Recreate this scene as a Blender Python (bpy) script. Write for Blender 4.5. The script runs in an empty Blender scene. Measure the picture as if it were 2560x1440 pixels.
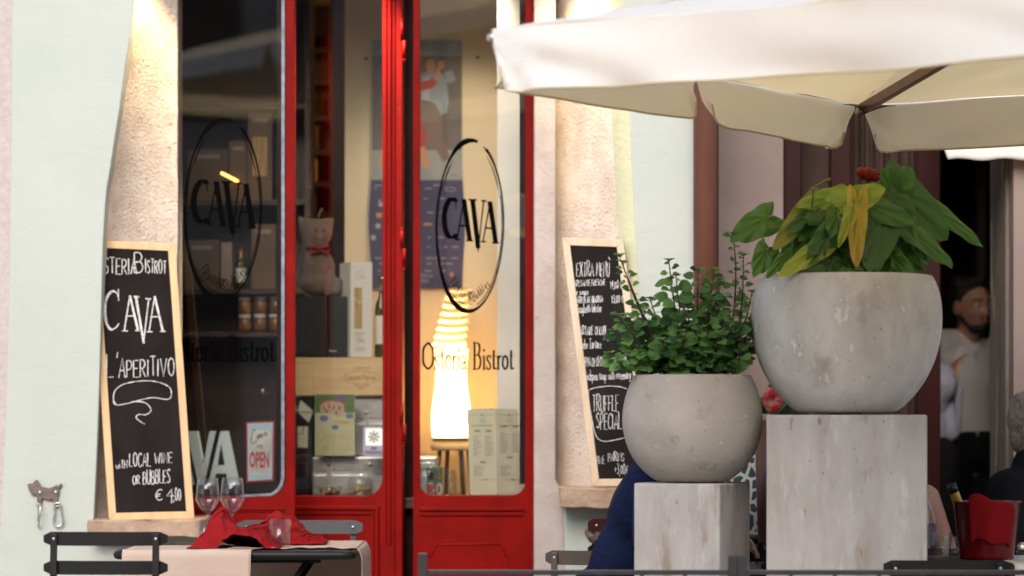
import bpy, bmesh, math, random
from mathutils import Vector, Matrix, noise
random.seed(7)
R = math.radians
S = bpy.context.scene
C = S.collection
# ------------------------------------------------------------------ camera, sky, sun, exposure
F, CX, HY, EYE = 7200.0, 1280.0, 1040.0, 1.15      # focal length in photo pixels, vanishing point, eye height
cam_d = bpy.data.cameras.new('camera'); cam = bpy.data.objects.new('camera', cam_d); C.objects.link(cam)
cam.location = (0, 0, EYE); cam.rotation_euler = (R(90), 0, 0)
cam_d.sensor_width = 36; cam_d.lens = F / 2560 * 36; cam_d.shift_y = (HY - 720) / 2560
cam_d.clip_end = 300; cam_d.clip_start = 0.05
cam_d.dof.use_dof = True; cam_d.dof.focus_distance = 9.0; cam_d.dof.aperture_fstop = 2.1
S.camera = cam
w = bpy.data.worlds.new('World'); S.world = w; w.use_nodes = True
nt = w.node_tree; nt.nodes.clear()
sky = nt.nodes.new('ShaderNodeTexSky'); sky.sky_type = 'NISHITA'; sky.sun_disc = False
sky.sun_elevation = R(33); sky.sun_rotation = R(190); sky.air_density = 1.0; sky.dust_density = 3.0
bg = nt.nodes.new('ShaderNodeBackground'); bg.inputs['Strength'].default_value = 0.15
wo = nt.nodes.new('ShaderNodeOutputWorld')
nt.links.new(sky.outputs[0], bg.inputs[0]); nt.links.new(bg.outputs[0], wo.inputs[0])
sun_d = bpy.data.lights.new('sun', 'SUN'); sun = bpy.data.objects.new('sun', sun_d); C.objects.link(sun)
sun_d.energy = 1.5; sun_d.angle = R(38); sun_d.color = (1, .97, .93)
sun.rotation_euler = (R(57), 0, R(-10)); sun.location = (-4, -4, 12)
S.view_settings.view_transform = 'Standard'; S.view_settings.look = 'None'
S.view_settings.exposure = 0.8; S.view_settings.gamma = 1
S.cycles.use_denoising = True; S.cycles.max_bounces = 10; S.cycles.transparent_max_bounces = 24
S.cycles.sample_clamp_indirect = 6
S.cycles.caustics_reflective = False; S.cycles.caustics_refractive = False

# ------------------------------------------------------------------ helpers: picture measurements to places
CAM = Vector((0, 0, EYE))
def at(px, py, Y): return Vector(((px - CX) * Y / F, Y, EYE - (py - HY) * Y / F))
def xz(px, py, Y):
    v = at(px, py, Y); return v.x, v.z
class Plane:
    def __init__(s, p, n):
        s.p = Vector(p); s.n = Vector(n).normalized()
        if s.n.dot(CAM - s.p) < 0: s.n = -s.n
    def hit(s, px, py, off=0.0):
        d = Vector(((px - CX) / F, 1, (HY - py) / F))
        t = s.n.dot(s.p - CAM) / s.n.dot(d)
        return CAM + d * t + s.n * off
def front(Y): return Plane((0, Y, 0), (0, -1, 0))

# ------------------------------------------------------------------ helpers: objects
W = {}
def tag(o, label=None, cat=None, group=None, kind=None):
    if label: o['label'] = label
    if cat: o['category'] = cat
    if group: o['group'] = group
    if kind: o['kind'] = kind
    return o
def thing(name, label, cat, base, group=None):
    o = bpy.data.objects.new(name, None); C.objects.link(o)
    o.empty_display_size = .1
    o.location = base; W[o] = Vector(base)
    return tag(o, label, cat, group)
class MB:
    def __init__(s): s.v = []; s.f = []; s.m = []; s.sm = []
    def add(s, vs, fs, mi=0, smooth=False):
        b = len(s.v); s.v.extend(Vector(x) for x in vs)
        for f in fs: s.f.append([b + i for i in f]); s.m.append(mi); s.sm.append(smooth)
        return s
    def box(s, a, b, mi=0):
        (x0, y0, z0), (x1, y1, z1) = a, b
        x0, x1 = min(x0, x1), max(x0, x1); y0, y1 = min(y0, y1), max(y0, y1); z0, z1 = min(z0, z1), max(z0, z1)
        vs = [(x, y, z) for z in (z0, z1) for y in (y0, y1) for x in (x0, x1)]
        return s.add(vs, [(0, 2, 3, 1), (4, 5, 7, 6), (0, 1, 5, 4), (2, 6, 7, 3), (0, 4, 6, 2), (1, 3, 7, 5)], mi)
    def pbox(s, px0, py0, px1, py1, Y, d, mi=0):          # box whose front face spans these picture measurements at depth Y
        a, b = at(px0, py0, Y), at(px1, py1, Y)
        return s.box((a.x, Y, b.z), (b.x, Y + d, a.z), mi)
    def obox(s, M, sx, sy, sz, mi=0):
        vs = [M @ Vector((x * sx / 2, y * sy / 2, z * sz / 2)) for z in (-1, 1) for y in (-1, 1) for x in (-1, 1)]
        return s.add(vs, [(0, 2, 3, 1), (4, 5, 7, 6), (0, 1, 5, 4), (2, 6, 7, 3), (0, 4, 6, 2), (1, 3, 7, 5)], mi)
    def prism(s, pts, off, mi=0):                          # 3D polygon extruded by a vector
        n = len(pts); off = Vector(off); pts = [Vector(p) for p in pts]
        vs = pts + [p + off for p in pts]
        fs = [list(range(n)), list(range(2 * n - 1, n - 1, -1))] + [[i, i + n, (i + 1) % n + n, (i + 1) % n] for i in range(n)]
        return s.add(vs, fs, mi)
    def tube(s, pts, r, seg=10, mi=0, cap=True, closed=False, flat=1.0):
        pts = [Vector(p) for p in pts]; n = len(pts)
        rs = r if isinstance(r, (list, tuple)) else [r] * n
        vs = []; up = Vector((0, 0, 1)); prev = None
        for i, p in enumerate(pts):
            if closed: t = pts[(i + 1) % n] - pts[i - 1]
            else: t = pts[min(i + 1, n - 1)] - pts[max(i - 1, 0)]
            t.normalize()
            if prev is None:
                a = t.cross(up)
                if a.length < .05: a = t.cross(Vector((1, 0, 0)))
            else: a = prev - t * prev.dot(t)
            a.normalize(); prev = a; b = t.cross(a)
            for k in range(seg):
                q = 2 * math.pi * k / seg
                vs.append(p + (a * math.cos(q) + b * math.sin(q) * flat) * rs[i])
        fs = []
        for i in range(n if closed else n - 1):
            for k in range(seg):
                j = (i + 1) % n
                fs.append((i * seg + k, i * seg + (k + 1) % seg, j * seg + (k + 1) % seg, j * seg + k))
        s.add(vs, fs, mi, True)
        if cap and not closed:
            b = len(s.v) - len(vs)
            s.f.append([b + k for k in range(seg - 1, -1, -1)]); s.m.append(mi); s.sm.append(False)
            s.f.append([b + (n - 1) * seg + k for k in range(seg)]); s.m.append(mi); s.sm.append(False)
        return s
    def lathe(s, c, prof, seg=32, mi=0, smooth=True, sq=1.0):
        vs = []
        for r, z in prof:
            for k in range(seg):
                q = 2 * math.pi * k / seg
                vs.append((c[0] + r * math.cos(q), c[1] + r * math.sin(q) * sq, c[2] + z))
        fs = [(i * seg + k, i * seg + (k + 1) % seg, (i + 1) * seg + (k + 1) % seg, (i + 1) * seg + k)
              for i in range(len(prof) - 1) for k in range(seg)]
        s.add(vs, fs, mi, smooth)
        return s
    def ell(s, c, rx, ry, rz, seg=16, M=None, mi=0):
        vs = []; fs = []; n = seg // 2
        for i in range(n + 1):
            t = math.pi * i / n
            for k in range(seg):
                q = 2 * math.pi * k / seg
                p = Vector((rx * math.sin(t) * math.cos(q), ry * math.sin(t) * math.sin(q), rz * math.cos(t)))
                if M: p = M @ p
                vs.append(Vector(c) + p)
        for i in range(n):
            for k in range(seg):
                fs.append((i * seg + k, (i + 1) * seg + k, (i + 1) * seg + (k + 1) % seg, i * seg + (k + 1) % seg))
        return s.add(vs, fs, mi, True)
    def cap(s, a, ra, b, rb, seg=14, mi=0):                # tapered limb between two joints
        a, b = Vector(a), Vector(b)
        s.ell(a, ra, ra, ra, seg, None, mi); s.ell(b, rb, rb, rb, seg, None, mi)
        return s.tube([a, b], [ra, rb], seg, mi)
    def grid(s, fn, nu, nv, mi=0, smooth=True):
        vs = [fn(i / nu, j / nv) for j in range(nv + 1) for i in range(nu + 1)]
        fs = [(j * (nu + 1) + i, j * (nu + 1) + i + 1, (j + 1) * (nu + 1) + i + 1, (j + 1) * (nu + 1) + i) for j in range(nv) for i in range(nu)]
        return s.add(vs, fs, mi, smooth)
    def mesh(s, name):
        me = bpy.data.meshes.new(name)
        me.from_pydata([tuple(v) for v in s.v], [], s.f)
        me.polygons.foreach_set('material_index', s.m)
        me.polygons.foreach_set('use_smooth', s.sm)
        me.update()
        return me
    def build(s, name, mats, parent=None, bevel=0, thick=0, label=None, sub=0, fixn=True, tri=False):
        lo = Vector([min(v[i] for v in s.v) for i in range(3)]); hi = Vector([max(v[i] for v in s.v) for i in range(3)])
        c = (lo + hi) / 2
        if parent is None: c.z = lo.z
        s.v = [v - c for v in s.v]
        me = s.mesh(name)
        if fixn:
            bm = bmesh.new(); bm.from_mesh(me); bmesh.ops.recalc_face_normals(bm, faces=bm.faces); bm.to_mesh(me); bm.free()
        return link(name, me, mats, c, parent, bevel, thick, label, sub)
def link(name, me, mats, c, parent=None, bevel=0, thick=0, label=None, sub=0):
    o = bpy.data.objects.new(name, me); C.objects.link(o)
    for m in (mats if isinstance(mats, (list, tuple)) else [mats]): me.materials.append(m)
    W[o] = Vector(c)
    if parent is None: o.location = c
    else: o.parent = parent; o.location = Vector(c) - W[parent]
    if thick:
        md = o.modifiers.new('thickness', 'SOLIDIFY'); md.thickness = thick; md.offset = 0
    if bevel:
        md = o.modifiers.new('bevel', 'BEVEL'); md.width = bevel; md.segments = 2; md.limit_method = 'ANGLE'; md.angle_limit = R(40)
    if sub:
        md = o.modifiers.new('subdivision', 'SUBSURF'); md.levels = sub; md.render_levels = sub
    if label: o['label'] = label
    return o
def remesh(mb, name, mats, parent, voxel=.012, smooth=4, label=None):
    """Fuse the shapes of a builder into one continuous skin."""
    lo = Vector([min(v[i] for v in mb.v) for i in range(3)]); hi = Vector([max(v[i] for v in mb.v) for i in range(3)])
    c = (lo + hi) / 2
    mb.v = [v - c for v in mb.v]
    me = mb.mesh(name + '_source'); o = bpy.data.objects.new(name + '_source', me); C.objects.link(o)
    m = o.modifiers.new('r', 'REMESH'); m.mode = 'VOXEL'; m.voxel_size = voxel; m.use_smooth_shade = True
    m = o.modifiers.new('s', 'SMOOTH'); m.factor = .5; m.iterations = smooth
    dg = bpy.context.evaluated_depsgraph_get(); dg.update()
    out = bpy.data.meshes.new_from_object(o.evaluated_get(dg)); out.name = name
    out.materials.clear()
    bpy.data.objects.remove(o); bpy.data.meshes.remove(me)
    for p in out.polygons: p.use_smooth = True; p.material_index = 0
    return link(name, out, mats, c, parent, label=label)
def kids(o): return [x for x in C.objects if x.parent == o]
def copy_tree(o, parent=None):
    c = o.copy(); C.objects.link(c); W[c] = Vector(W[o])
    if parent: c.parent = parent
    for ch in kids(o): copy_tree(ch, c)
    return c

# ------------------------------------------------------------------ materials
def mat(name, col, rough=.6, col2=None, scale=8, detail=6, bump=0, bscale=None, metal=0, spec=.5, coat=0, stretch=None,
        lo=.35, hi=.65, trans=0, sss=0, spots=None, bdist=.01, rough2=None):
    m = bpy.data.materials.new(name); m.use_nodes = True
    n = m.node_tree; b = n.nodes['Principled BSDF']; L = n.links.new
    b.inputs['Base Color'].default_value = (*col, 1); b.inputs['Roughness'].default_value = rough
    b.inputs['Metallic'].default_value = metal; b.inputs['Specular IOR Level'].default_value = spec
    b.inputs['Coat Weight'].default_value = coat; b.inputs['Coat Roughness'].default_value = .15
    if trans: b.inputs['Transmission Weight'].default_value = trans
    tc = n.nodes.new('ShaderNodeTexCoord'); mp = n.nodes.new('ShaderNodeMapping'); L(tc.outputs['Object'], mp.inputs[0])
    if stretch: mp.inputs['Scale'].default_value = stretch
    def nz(sc, det=detail, rg=.6):
        t = n.nodes.new('ShaderNodeTexNoise'); t.inputs['Scale'].default_value = sc; t.inputs['Detail'].default_value = det
        t.inputs['Roughness'].default_value = rg; L(mp.outputs[0], t.inputs['Vector']); return t
    last = None
    if col2:
        t = nz(scale); r = n.nodes.new('ShaderNodeValToRGB')
        r.color_ramp.elements[0].position = lo; r.color_ramp.elements[1].position = hi
        r.color_ramp.elements[0].color = (*col, 1); r.color_ramp.elements[1].color = (*col2, 1)
        L(t.outputs['Fac'], r.inputs[0]); last = r.outputs[0]
    for spots in ([spots] if isinstance(spots, tuple) else spots or []):   # (colour, scale, threshold, softness)
        t = nz(spots[1], 3); r = n.nodes.new('ShaderNodeValToRGB')
        r.color_ramp.elements[0].position = spots[2]; r.color_ramp.elements[1].position = spots[2] + spots[3]
        r.color_ramp.elements[0].color = (0, 0, 0, 1); r.color_ramp.elements[1].color = (1, 1, 1, 1)
        L(t.outputs['Fac'], r.inputs[0])
        mx = n.nodes.new('ShaderNodeMix'); mx.data_type = 'RGBA'
        L(r.outputs[0], mx.inputs[0])
        if last: L(last, mx.inputs[6])
        else: mx.inputs[6].default_value = (*col, 1)
        mx.inputs[7].default_value = (*spots[0], 1); last = mx.outputs[2]
    if last: L(last, b.inputs['Base Color'])
    if rough2 is not None:
        t = nz(scale * 1.7); mr = n.nodes.new('ShaderNodeMapRange'); mr.inputs[3].default_value = rough; mr.inputs[4].default_value = rough2
        mr.inputs[1].default_value = .3; mr.inputs[2].default_value = .7
        L(t.outputs['Fac'], mr.inputs[0]); L(mr.outputs[0], b.inputs['Roughness'])
    if bump:
        t = nz(bscale or scale * 4, 5, .65); bp = n.nodes.new('ShaderNodeBump')
        bp.inputs['Strength'].default_value = bump; bp.inputs['Distance'].default_value = bdist
        L(t.outputs['Fac'], bp.inputs['Height']); L(bp.outputs[0], b.inputs['Normal'])
    return m
def emit(name, col, strength):
    m = bpy.data.materials.new(name); m.use_nodes = True; n = m.node_tree; n.nodes.clear()
    e = n.nodes.new('ShaderNodeEmission'); e.inputs[0].default_value = (*col, 1); e.inputs[1].default_value = strength
    o = n.nodes.new('ShaderNodeOutputMaterial'); n.links.new(e.outputs[0], o.inputs[0]); return m
def glass(name, tint=(1, 1, 1), refl=1.0, rough=0.0, base=.0, bump=0):
    """clear thin glass: sees through, mirrors more at grazing angles"""
    m = bpy.data.materials.new(name); m.use_nodes = True; n = m.node_tree; n.nodes.clear(); L = n.links.new
    t = n.nodes.new('ShaderNodeBsdfTransparent'); t.inputs[0].default_value = (*tint, 1)
    g = n.nodes.new('ShaderNodeBsdfGlossy'); g.inputs['Roughness'].default_value = rough
    f = n.nodes.new('ShaderNodeFresnel'); f.inputs[0].default_value = 1.5
    mu = n.nodes.new('ShaderNodeMath'); mu.operation = 'MULTIPLY_ADD'; mu.inputs[1].default_value = refl; mu.inputs[2].default_value = base; mu.use_clamp = True
    mx = n.nodes.new('ShaderNodeMixShader'); o = n.nodes.new('ShaderNodeOutputMaterial')
    L(f.outputs[0], mu.inputs[0]); L(mu.outputs[0], mx.inputs[0]); L(t.outputs[0], mx.inputs[1]); L(g.outputs[0], mx.inputs[2]); L(mx.outputs[0], o.inputs[0])
    if bump:
        tc = n.nodes.new('ShaderNodeTexCoord'); z = n.nodes.new('ShaderNodeTexNoise'); z.inputs['Scale'].default_value = 3; z.inputs['Detail'].default_value = 1
        bp = n.nodes.new('ShaderNodeBump'); bp.inputs['Strength'].default_value = bump; bp.inputs['Distance'].default_value = .01
        L(tc.outputs['Object'], z.inputs['Vector']); L(z.outputs['Fac'], bp.inputs['Height']); L(bp.outputs[0], g.inputs['Normal'])
    return m
def clearglass(name, tint=(1, 1, 1)):
    """thin drinking glass: clear face on, bright at its rims"""
    m = bpy.data.materials.new(name); m.use_nodes = True; n = m.node_tree; n.nodes.clear(); L = n.links.new
    t = n.nodes.new('ShaderNodeBsdfTransparent'); t.inputs[0].default_value = (*tint, 1)
    g = n.nodes.new('ShaderNodeBsdfGlossy'); g.inputs['Roughness'].default_value = .03
    f = n.nodes.new('ShaderNodeLayerWeight'); p = n.nodes.new('ShaderNodeMath'); p.operation = 'POWER'; p.inputs[1].default_value = 3.0
    mu = n.nodes.new('ShaderNodeMath'); mu.operation = 'MULTIPLY_ADD'; mu.inputs[1].default_value = .55; mu.inputs[2].default_value = .045
    mx = n.nodes.new('ShaderNodeMixShader'); o = n.nodes.new('ShaderNodeOutputMaterial')
    L(f.outputs['Facing'], p.inputs[0]); L(p.outputs[0], mu.inputs[0]); L(mu.outputs[0], mx.inputs[0]); L(t.outputs[0], mx.inputs[1]); L(g.outputs[0], mx.inputs[2]); L(mx.outputs[0], o.inputs[0])
    return m
def fabric(name, col, transl=.35, col2=None, rough=.9, bump=.15, bscale=60, tcol=None, bdist=.004):
    m = mat(name, col, rough, col2, 5, bump=bump, bscale=bscale, spec=.2, bdist=bdist)
    n = m.node_tree; b = n.nodes['Principled BSDF']; o = n.nodes['Material Output']
    t = n.nodes.new('ShaderNodeBsdfTranslucent'); t.inputs[0].default_value = (*(tcol or col), 1)
    mx = n.nodes.new('ShaderNodeMixShader'); mx.inputs[0].default_value = transl
    n.links.new(b.outputs[0], mx.inputs[1]); n.links.new(t.outputs[0], mx.inputs[2]); n.links.new(mx.outputs[0], o.inputs[0])
    return m
M = dict(
    mint=mat('mint_plaster', (.425, .455, .425), .9, (.375, .415, .385), 1.6, bump=.6, bscale=22, lo=.3, hi=.75, bdist=.006, spots=((.36, .375, .31), 2.3, .60, .22)),
    pink=mat('pale_pink_plaster', (.47, .41, .41), .95, (.40, .345, .34), 60, bump=.6, bscale=120, bdist=.006),
    rough=mat('rough_beige_plaster', (.74, .645, .575), .95, (.60, .49, .42), 11, bump=.9, bscale=85, bdist=.010, spots=((.25, .16, .10), 85, .64, .07)),
    strip=mat('worn_grey_plaster', (.40, .35, .335), .95, (.32, .27, .25), 6, bump=.6, bscale=40, bdist=.008, spots=((.30, .19, .16), 25, .70, .05)),
    yellow=mat('shaded_mint_corner', (.50, .50, .34), .9, (.44, .45, .32), 6, bump=.5, bscale=40, bdist=.008),  # mint turned yellower: shade of the rounded corner put into the colour
    stone=mat('sandstone', (.42, .30, .22), .9, (.25, .165, .115), 7, bump=.8, bscale=40, bdist=.01, spots=((.50, .36, .27), 5, .58, .08)),
    red=mat('red_gloss_paint', (.185, .0018, .0008), .45, (.13, .0012, .0006), 7, bump=.3, bscale=30, bdist=.004, spec=.09, rough2=.6, spots=[((.09, .004, .003), 40, .68, .04), ((.34, .10, .08), 75, .735, .02)]),
    darkred=mat('dark_red_paint_and_shade', (.024, .0018, .0018), .5, (.015, .001, .001), 6, bump=.1, bscale=30, spec=.15),
    strip_metal=mat('bare_metal_strip', (.20, .22, .27), .5, (.11, .12, .15), 30, metal=.4),
    pane=glass('window_glass', (.97, .97, .95), 1.7, 0, .015, bump=.02),
    clear=clearglass('clear_glass', (.96, .97, .97)),
    bottleglass=mat('green_bottle_glass', (.035, .045, .008), .08, spec=.6),
    cream=mat('cream_interior_paint', (.60, .52, .38), .85, (.55, .47, .34), 3, bump=.15, bscale=30),
    white=mat('white_paint', (.78, .78, .76), .6, (.70, .70, .69), 4, bump=.1, bscale=30),
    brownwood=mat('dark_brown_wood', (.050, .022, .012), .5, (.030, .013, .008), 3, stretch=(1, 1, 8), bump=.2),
    floorwood=mat('interior_floor', (.12, .08, .05), .4, (.08, .05, .03), 3),
    black=mat('black_vinyl', (.0015, .0015, .0015), .9, spec=.02),
    pinewood=mat('pale_pine_wood', (.62, .42, .23), .55, (.52, .33, .17), 4, stretch=(6, 6, .7), bump=.15, bscale=14, bdist=.003),
    pinebox=mat('pine_crate_wood', (.74, .54, .29), .6, (.64, .44, .22), 4, stretch=(.8, 3, 9), bump=.1),
    palepine=mat('weathered_pine_wood', (.58, .45, .33), .65, (.48, .35, .24), 4, stretch=(6, 6, .7), bump=.2, bscale=14, bdist=.003),
    chalkboard=mat('slate_board', (.0105, .0078, .0080), .9, (.022, .018, .018), 5, stretch=(1.5, 1.5, .7), lo=.4, hi=.8, spec=.15),
    chalk=mat('white_chalk', (.60, .59, .59), .95, (.27, .26, .26), 110, lo=.46, hi=.66),
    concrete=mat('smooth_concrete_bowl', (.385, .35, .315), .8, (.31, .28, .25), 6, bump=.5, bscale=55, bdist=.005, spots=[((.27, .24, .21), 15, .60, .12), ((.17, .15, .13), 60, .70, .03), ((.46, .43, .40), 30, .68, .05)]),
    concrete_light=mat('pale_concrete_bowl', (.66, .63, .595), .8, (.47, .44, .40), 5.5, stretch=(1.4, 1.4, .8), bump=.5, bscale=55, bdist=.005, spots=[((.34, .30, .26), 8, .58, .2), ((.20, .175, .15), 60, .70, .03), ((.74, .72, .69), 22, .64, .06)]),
    pillar=mat('grey_concrete_pillar', (.42, .40, .395), .88, (.33, .31, .30), 9, stretch=(1.5, 1.5, .45), bump=.6, bscale=70, bdist=.005, spots=[((.47, .455, .45), 14, .58, .12), ((.26, .205, .165), 10, .585, .14), ((.19, .15, .12), 17, .68, .05), ((.13, .11, .10), 55, .71, .02)]),
    blackmetal=mat('black_painted_metal', (.0055, .0052, .0055), .5, (.008, .0075, .0075), 20, spec=.28),
    greymetal=mat('anthracite_painted_metal', (.050, .052, .060), .5, (.060, .062, .070), 20),
    brownmetal=mat('brown_painted_metal', (.045, .032, .024), .45, (.06, .045, .034), 20),
    maroonmetal=mat('maroon_painted_metal', (.06, .012, .010), .45, (.045, .009, .008), 20),
    railmetal=mat('charcoal_railing_metal', (.022, .019, .022), .45, (.035, .030, .032), 25, bump=.1),
    steel=mat('polished_steel', (.62, .62, .62), .32, (.48, .47, .46), 14, metal=.92, bump=.08, bscale=20),
    rust=mat('brown_iron_plate', (.16, .125, .115), .5, (.10, .075, .07), 30, metal=.5, bump=.3),
    copper=mat('brown_downpipe_paint', (.150, .058, .036), .5, (.11, .042, .027), 4, stretch=(2, 2, .4)),
    canopy=fabric('white_canopy_fabric', (.87, .895, .93), .45, (.84, .865, .90), bump=.3, bscale=2.6, bdist=.03, tcol=(.95, .74, .38)),
    darkwood=mat('varnished_rib_wood', (.12, .028, .014), .35, (.08, .018, .010), 6, stretch=(3, 3, .6)),
    canopy_shaded=fabric('shaded_canopy_fabric', (.46, .35, .23), .03, tcol=(.3, .22, .12)),  # white canopy made brown: its shaded underside put into the colour
    leather=mat('black_leather', (.02, .014, .010), .6),
    runner=fabric('pale_pink_linen', (.62, .49, .42), .25, (.58, .45, .38), bump=.35, bscale=160),
    napkin=fabric('red_napkin_cloth', (.27, .006, .009), .10, (.22, .005, .007), bump=.3, bscale=150),
    soil=mat('potting_soil', (.03, .02, .014), .95, (.05, .035, .02), 30, bump=.8),
    stem=mat('brown_stem', (.10, .055, .045), .7, (.06, .04, .03), 20),
    greenstem=mat('green_stem', (.16, .20, .05), .6),
    skin=mat('skin', (.46, .235, .155), .5, (.42, .205, .13), 10),
    hairdark=mat('dark_hair', (.010, .007, .006), .55, (.02, .013, .010), 60, stretch=(1, 1, .3), bump=.6, bscale=80),
    hairgrey=mat('grey_hair', (.33, .28, .22), .6, (.16, .13, .10), 70, bump=.8, bscale=90),
    hairred=mat('auburn_hair', (.10, .022, .008), .5, (.045, .010, .005), 50, stretch=(1, 1, .3), bump=.7, bscale=70),
    shirt=fabric('white_shirt_cotton', (.76, .71, .69), .1, (.67, .63, .61), bump=.8, bscale=9, bdist=.03),
    shirtblue=fabric('pale_lilac_shirt_cotton', (.48, .475, .58), .1, (.42, .415, .51), bump=.8, bscale=9, bdist=.03),
    navy=fabric('navy_wool', (.004, .010, .045), .03, (.003, .007, .032), bump=.9, bscale=7, bdist=.03),
    blackcloth=fabric('black_cotton', (.007, .007, .008), .03, bump=.8, bscale=8, bdist=.03),
    paving=mat('stone_paving', (.36, .33, .30), .8, (.26, .235, .21), 3, bump=.5, bscale=20),
    oppwall=mat('opposite_house_plaster', (.36, .29, .26), .9, (.28, .22, .20), 2, bump=.3),
    paper=mat('cream_paper', (.66, .65, .52), .7, (.62, .61, .48), 4),
    greyink=mat('grey_print', (.28, .26, .24), .7),
    whiteprint=mat('white_print', (.72, .72, .72), .6),
    postertop=mat('poster_dark_ground', (.115, .095, .085), .4, (.075, .060, .055), 4, lo=.3, hi=.7),
    postergrey=mat('poster_pale_grey', (.26, .27, .27), .4, (.20, .21, .21), 6),
    posternavy=mat('poster_navy', (.024, .022, .075), .4),
    posterblue=mat('poster_slate_blue', (.15, .19, .24), .5, (.20, .25, .30), 5),
    posterbrown=mat('poster_taupe', (.14, .095, .085), .5),
    posterred=mat('poster_red', (.32, .03, .025), .5),
    postertan=mat('poster_ochre', (.42, .20, .08), .5),
    signblue=mat('sign_pale_blue', (.36, .52, .66), .5, (.42, .57, .69), 10),
    signcream=mat('sign_off_white', (.70, .70, .66), .5, (.62, .63, .60), 12),
    signred=mat('sign_crimson', (.40, .02, .05), .5),
    signnavy=mat('sign_dark_blue', (.045, .07, .12), .5),
    lilac=mat('sticker_lilac_grey', (.22, .21, .29), .5),
    letterwhite=mat('white_lacquer', (.56, .68, .74), .4),
    felt=mat('grey_brown_felt', (.21, .155, .13), .95, (.16, .115, .095), 14, bump=.7, bscale=150, bdist=.003),
    pinkfelt=mat('pink_felt', (.42, .16, .17), .9),
    bowred=mat('red_ribbon', (.22, .022, .030), .6),
    plasticblack=mat('speaker_black', (.006, .0055, .0055), .3),
    gold=mat('gold_foil', (.55, .34, .07), .35, (.45, .25, .04), 40, metal=.6),
    bucketred=mat('red_lacquer_bucket', (.17, .006, .008), .2, (.13, .005, .006), 5),
    shade=fabric('pleated_lamp_paper', (.80, .72, .58), .55, bump=.05, tcol=(.9, .74, .50)),
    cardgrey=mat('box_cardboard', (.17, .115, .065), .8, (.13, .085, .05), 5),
    whitebox=mat('white_card', (.70, .68, .63), .6, (.65, .63, .58), 3),
    spaghetti=mat('spaghetti', (.52, .35, .15), .6, (.32, .19, .07), 30, stretch=(8, 8, .25), lo=.4, hi=.6),
    curtain=fabric('brown_curtain', (.055, .034, .027), .05, (.038, .023, .018), bump=.2, bscale=20),
    doorgrey=mat('weathered_door_jamb', (.17, .14, .115), .8, (.10, .08, .06), 4, stretch=(2, 2, .5), bump=.3, spots=((.33, .30, .26), 6, .6, .06)),
    rosewall=mat('dusty_rose_plaster', (.225, .168, .147), .9, (.185, .137, .12), 3, bump=.4, bscale=40, bdist=.006),
    jam=mat('jar_preserve', (.13, .05, .02), .2, (.20, .10, .03), 20),
    crumble=mat('biscuit', (.50, .36, .22), .9, (.38, .25, .14), 40, bump=.9, bscale=60),
)
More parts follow.
